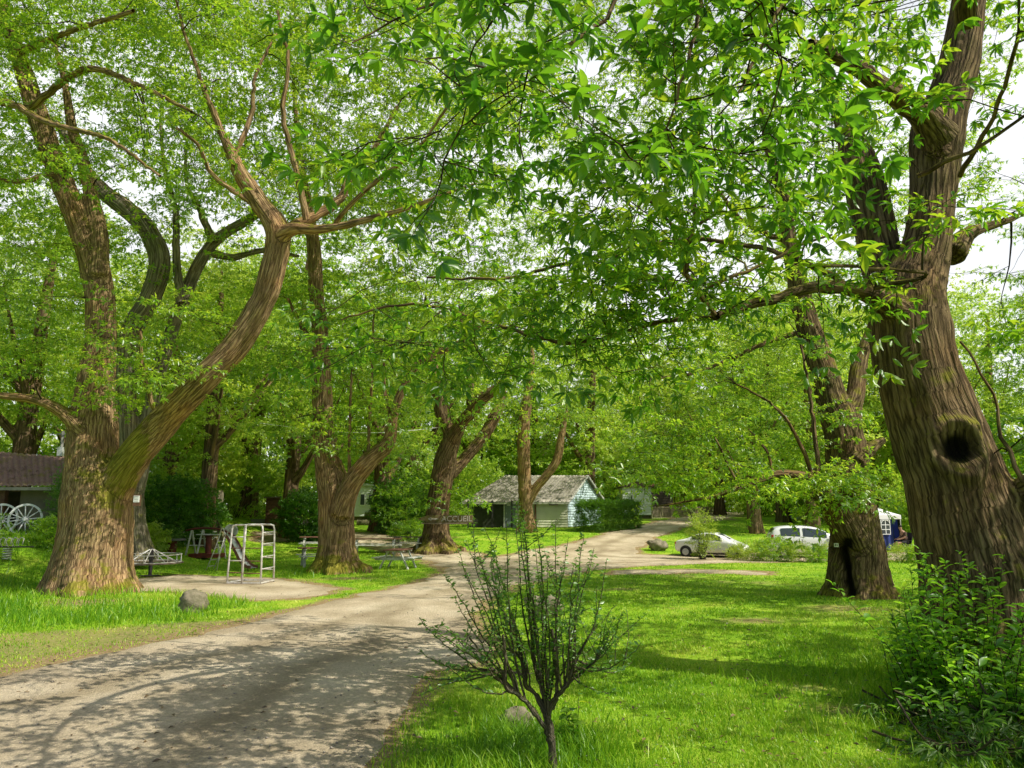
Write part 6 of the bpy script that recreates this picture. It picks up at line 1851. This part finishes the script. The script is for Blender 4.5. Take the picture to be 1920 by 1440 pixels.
mb.tube([(wx + ww / 2 * cos(a * pi / 10), -hw - .05, wz0 + .46 + .24 * sin(a * pi / 10)) for a in range(11)], .014, 5)
mb.build("glazing_bars", WHITE_PAINT, wn)

# person on a camping chair
px_, py_ = W(1694, 1030, 38.2)[0], 38.2; gz = ground(px_, py_)
rt = root("camping_chair", (px_ + .08, py_, gz), "dark folding chair in which the person sits beside the gazebo", "chair")
MB().box((0, 0, .42), (.45, .48, .04)).build("seat", BLACK, rt); MB().box((.26, 0, .72), (.04, .48, .55), ry=.22).build("backrest", BLACK, rt)
for s in (-1, 1):
    MB().tube([(-.22, s * .24, 0), (.22, s * .24, .42)], .012, 6).build("leg", STEEL, rt); MB().tube([(.24, s * .24, 0), (-.2, s * .24, .44)], .012, 6).build("leg", STEEL, rt)
    MB().bar((-.2, s * .26, .62), (.22, s * .26, .62), .04, .02).build("armrest", BLACK, rt)
SKIN = simple("skin", (.42, .24, .16), .55, .15, 5, bump=0); SHIRT = simple("brown_shirt", (.11, .065, .05), .85, .3, 6, bump=.1); HAIRM = simple("dark_hair", (.02, .013, .01), .6, .4, 20); SHORT = simple("dark_shorts", (.03, .03, .035), .9, .3)


def skinned(name, pts, edges, radii, mat, parent, rootv=0, lv=2):
    me = bpy.data.meshes.new(name); me.from_pydata(pts, edges, []); me.update()
    o = bpy.data.objects.new(name, me); COL.objects.link(o)
    s = o.modifiers.new("s", 'SKIN'); s.use_smooth_shade = True
    sv = me.skin_vertices[0].data
    for i, r in enumerate(radii): sv[i].radius = (r, r) if not hasattr(r, '__len__') else r
    for i in range(len(pts)): sv[i].use_root = (i == rootv)
    q = o.modifiers.new("u", 'SUBSURF'); q.levels = lv; q.render_levels = lv
    dg = bpy.context.evaluated_depsgraph_get(); m2 = bpy.data.meshes.new_from_object(o.evaluated_get(dg)); bpy.data.objects.remove(o)
    m2.name = name; m2.materials.clear(); m2.materials.append(mat)
    return link(name, m2, parent)
rt = root("person", (px_ + .05, py_, gz), "person in a brown top sitting on a chair right of the blue gazebo, leaning forward", "person")
pts = [(.1, 0, .50), (.08, 0, .66), (.0, 0, .86), (-.05, 0, 1.0), (-.09, 0, 1.10), (-.13, 0, 1.20), (-.15, 0, 1.28)]
ed = [(i, i + 1) for i in range(6)]; rd = [.15, .13, .14, .12, .05, .085, .08]
for s in (-1, 1):
    b0 = len(pts); pts += [(.02, s * .19, .98), (-.06, s * .22, .76), (-.26, s * .16, .68), (-.33, s * .13, .68)]; ed += [(3, b0), (b0, b0 + 1), (b0 + 1, b0 + 2), (b0 + 2, b0 + 3)]; rd += [.058, .045, .034, .03]
    for f in range(5):
        c = len(pts); yy = s * .13 + (f - 2) * .016; L_ = .075 - .008 * abs(f - 2)
        pts += [(-.33 - L_ * .5, yy, .67), (-.33 - L_, yy, .645)]; ed += [(b0 + 3, c), (c, c + 1)]; rd += [.009, .008]
    b1 = len(pts); pts += [(.05, s * .1, .50), (-.38, s * .13, .50), (-.36, s * .13, .26), (-.36, s * .13, .07), (-.50, s * .13, .04)]; ed += [(0, b1), (b1, b1 + 1), (b1 + 1, b1 + 2), (b1 + 2, b1 + 3), (b1 + 3, b1 + 4)]; rd += [.09, .062, .05, .036, .035]
skinned("body", pts, ed, rd, SKIN, rt)
sp = [(.1, 0, .52), (.08, 0, .66), (.0, 0, .86), (-.04, 0, 1.0), (.02, -.19, .98), (-.04, -.215, .80), (.02, .19, .98), (-.04, .215, .80)]
skinned("shirt", sp, [(0, 1), (1, 2), (2, 3), (3, 4), (4, 5), (3, 6), (6, 7)], [.17, .15, .16, .125, .08, .06, .08, .06], SHIRT, rt)
skinned("shorts", [(.1, 0, .50), (.04, -.11, .50), (-.24, -.13, .51), (.04, .11, .50), (-.24, .13, .51)], [(0, 1), (1, 2), (0, 3), (3, 4)], [.16, .105, .08, .105, .08], SHORT, rt)
skinned("hair", [(-.11, 0, 1.22), (-.12, 0, 1.30), (-.17, 0, 1.34)], [(0, 1), (1, 2)], [.075, .098, .06], HAIRM, rt)

# ------------------------------------------------------------------ grass
def grass(name, n, y0, y1, h0, h1, seed, label, xr=.82, wd=.0034, mask=None, tone=.34):
    rg = np.random.default_rng(seed)
    Y = 1 / rg.uniform(1 / y1, 1 / y0, n); X = Y * rg.uniform(-xr, xr, n)
    d = bare(X, Y) + wob(X, Y)
    worn_ = fbm(np.stack([X * .5, Y * .5, X * 0 + 1.7], -1), 3)
    vdd = sdist(X, Y, VERGE)
    p = sstep(-.12, .45, d) * (1 - .75 * sstep(.28, .6, worn_)) * (1 - .75 * sstep(.5, -.5, vdd + .8 * worn_))
    pt = fbm(np.stack([X * 1.6, Y * 1.6, X * 0 + 5], -1), 2)
    p = p * np.clip(.75 + .9 * pt, .25, 1)
    for wx_, wy_, wr_ in WORN: p = p * (1 - .8 * np.exp(-((X - wx_) ** 2 + ((Y - wy_) * 1.3) ** 2) / wr_ ** 2))
    if mask is not None: p = p * mask(X, Y)
    k = rg.random(n) < p; X = X[k]; Y = Y[k]; pt = pt[k]; d = d[k]; worn_ = worn_[k]; n = len(X)
    Z = height(X, Y) - .004
    h = rg.uniform(h0, h1, n) * (1 + .5 * pt) * np.clip(.45 + d * .8, .45, 1) * (1 + .012 * Y)
    a = rg.uniform(0, 2 * pi, n); lean = rg.normal(0, .45, (n, 2)) * h[:, None]
    w_ = wd * (0.55 + Y / 9.0) * rg.uniform(.7, 1.3, n)
    b0 = np.stack([X - np.cos(a) * w_, Y - np.sin(a) * w_, Z], -1); b1 = np.stack([X + np.cos(a) * w_, Y + np.sin(a) * w_, Z], -1)
    m_ = np.stack([X + lean[:, 0] * .35, Y + lean[:, 1] * .35, Z + h * .6], -1)
    t = np.stack([X + lean[:, 0], Y + lean[:, 1], Z + h * .95], -1)
    V = np.stack([b0, b1, m_ + (b1 - b0) * .35, m_ - (b1 - b0) * .35, t], 1).reshape(-1, 3)
    i = np.arange(n)[:, None] * 5
    F_ = np.concatenate([i + np.array([[0, 1, 2]]), i + np.array([[0, 2, 3]]), i + np.array([[3, 2, 4]])], 0)
    big = fbm(np.stack([X * .7, Y * .7, X * 0 + 8], -1), 2)
    lvv = np.clip(tone + .22 * rg.normal(0, 1, n) + .34 * big + .5 * np.clip(worn_, 0, 1) + .25 * np.exp(-np.clip(d, 0, 5) * 2), 0, 1)
    o = link(name, np_mesh(name, V, F_, GRASSM, {'lv': np.repeat(lvv, 5)})); tag(o, label, "grass", kind='stuff')


VERGE = gpoly([(-300, 1300), (0, 1272), (180, 1230), (450, 1172), (560, 1140), (420, 1160), (200, 1180), (0, 1190), (-300, 1200)])
grass("grass", 900000, 5.2, 60, .022, .052, 5, "short mown grass covering the lawns")
def mlong(X, Y):
    p = P(172, 1110, 21.3); q = P(1880, 1300, 9.7)
    m1 = ((X < -6.2) & (X > -20) & (Y > 14.5) & (Y < 24)) * sstep(14, 16, Y)
    pz = P(118, 1010, 28)
    m2 = (X < -14.5) & (Y > 24) & (Y < 31)
    m3 = np.exp(-(((X - q[0]) ** 2 + (Y - q[1]) ** 2) / 3.0)) + np.exp(-(((X - P(632, 1078, 27.5)[0]) ** 2 + (Y - 27.5) ** 2) / 2.0))
    gg = G(968, 1400)
    m4 = np.exp(-(((X - gg[0]) ** 2 + (Y - gg[1]) ** 2) / .9)) * .8
    return np.clip(m1 * .75 + m2 + m3 + m4, 0, 1)
grass("long_grass", 300000, 6.2, 32, .10, .22, 6, "longer unmown grass round the trunks and on the left bank", mask=mlong, wd=.0034, tone=.16)  # darker tone paints in the shade under the left tree

# dead leaves and twigs on the ground
n = 1500; rg = np.random.default_rng(3)
Y = 1 / rg.uniform(1 / 30, 1 / 6, n); X = Y * rg.uniform(-.75, .75, n)
lv, lf = leaf_geo('mid'); Vs = []; Fs = []; As = []; b_ = 0
kk = (sdist(X, Y, ROAD) > 0) | (rg.random(n) < .22)
for x, y_ in zip(X[kk], Y[kk]):
    z = ground(x, y_) + .03; a = random.uniform(0, 6.28)
    v = lv * np.array([.09, .035, .16]) * random.uniform(.6, 1.1) @ basis(np.array([cos(a), sin(a), RNG.normal(0, .2)]), RNG.normal(0, .3, 3) + np.array([0, 0, 1])).T + np.array([x, y_, z])
    Vs.append(v); Fs.append(lf + b_); b_ += 5; As += [random.random()] * 5
tag(link("fallen_leaves", np_mesh("fallen_leaves", np.concatenate(Vs), np.concatenate(Fs), LEAF_DRY, {'lv': np.array(As)})), "dry brown leaves scattered over grass and gravel", "leaves", kind='stuff')
# loose stones on the road
n = 2600
Y = 1 / rg.uniform(1 / 22, 1 / 5.5, n); X = Y * rg.uniform(-.8, .4, n); d = sdist(X, Y, ROAD) + wob(X, Y)
k = (d < .12) & (rg.random(n) < np.where(d > -.5, 1, .45)); X = X[k]; Y = Y[k]
oc = np.array([(1, 0, 0), (0, 1, 0), (-1, 0, 0), (0, -1, 0), (0, 0, .7), (0, 0, -.5)]); of = np.array([(0, 1, 4), (1, 2, 4), (2, 3, 4), (3, 0, 4), (1, 0, 5), (2, 1, 5), (3, 2, 5), (0, 3, 5)])
Vs = []; Fs = []
for i, (x, y_) in enumerate(zip(X, Y)):
    s = random.uniform(.006, .02); Vs.append(oc * RNG.uniform(.6, 1.3, (6, 1)) * s + np.array([x, y_, ground(x, y_) + .024 + s * .3])); Fs.append(of + 6 * i)
tag(link("loose_stones", np_mesh("loose_stones", np.concatenate(Vs), np.concatenate(Fs), simple("loose_stone", (.36, .32, .26), .9, .4, 3))), "loose stones on the gravel road", "stones", kind='stuff')

# daisies and clover heads in the lawn
n = 900; Y = 1 / rg.uniform(1 / 24, 1 / 6, n); X = Y * rg.uniform(-.7, .7, n)
k = (bare(X, Y) > .5) & (fbm(np.stack([X * .8, Y * .8, X * 0 + 2], -1), 2) > .05); X = X[k]; Y = Y[k]
Vs = []; Fs = []
for i, (x, y_) in enumerate(zip(X, Y)):
    s = random.uniform(.006, .011); z = ground(x, y_) + random.uniform(.045, .07)
    Vs.append(oc * s * np.array([1, 1, .5]) + np.array([x, y_, z])); Fs.append(of + 6 * i)
tag(link("daisies", np_mesh("daisies", np.concatenate(Vs), np.concatenate(Fs), LETTER)), "tiny white daisies dotted through the lawn", "flowers", kind='stuff')
scene.view_settings.view_transform = 'Standard'; scene.view_settings.look = 'None'; scene.view_settings.exposure = 0; scene.view_settings.gamma = 1
scene.render.engine = 'CYCLES'
cy = scene.cycles
cy.max_bounces = 7; cy.diffuse_bounces = 3; cy.glossy_bounces = 2; cy.transmission_bounces = 4; cy.transparent_max_bounces = 4
cy.sample_clamp_indirect = 6.0
cy.use_denoising = True
try:
    cy.denoiser = 'OPENIMAGEDENOISE'; cy.denoising_input_passes = 'RGB_ALBEDO_NORMAL'
except Exception: pass
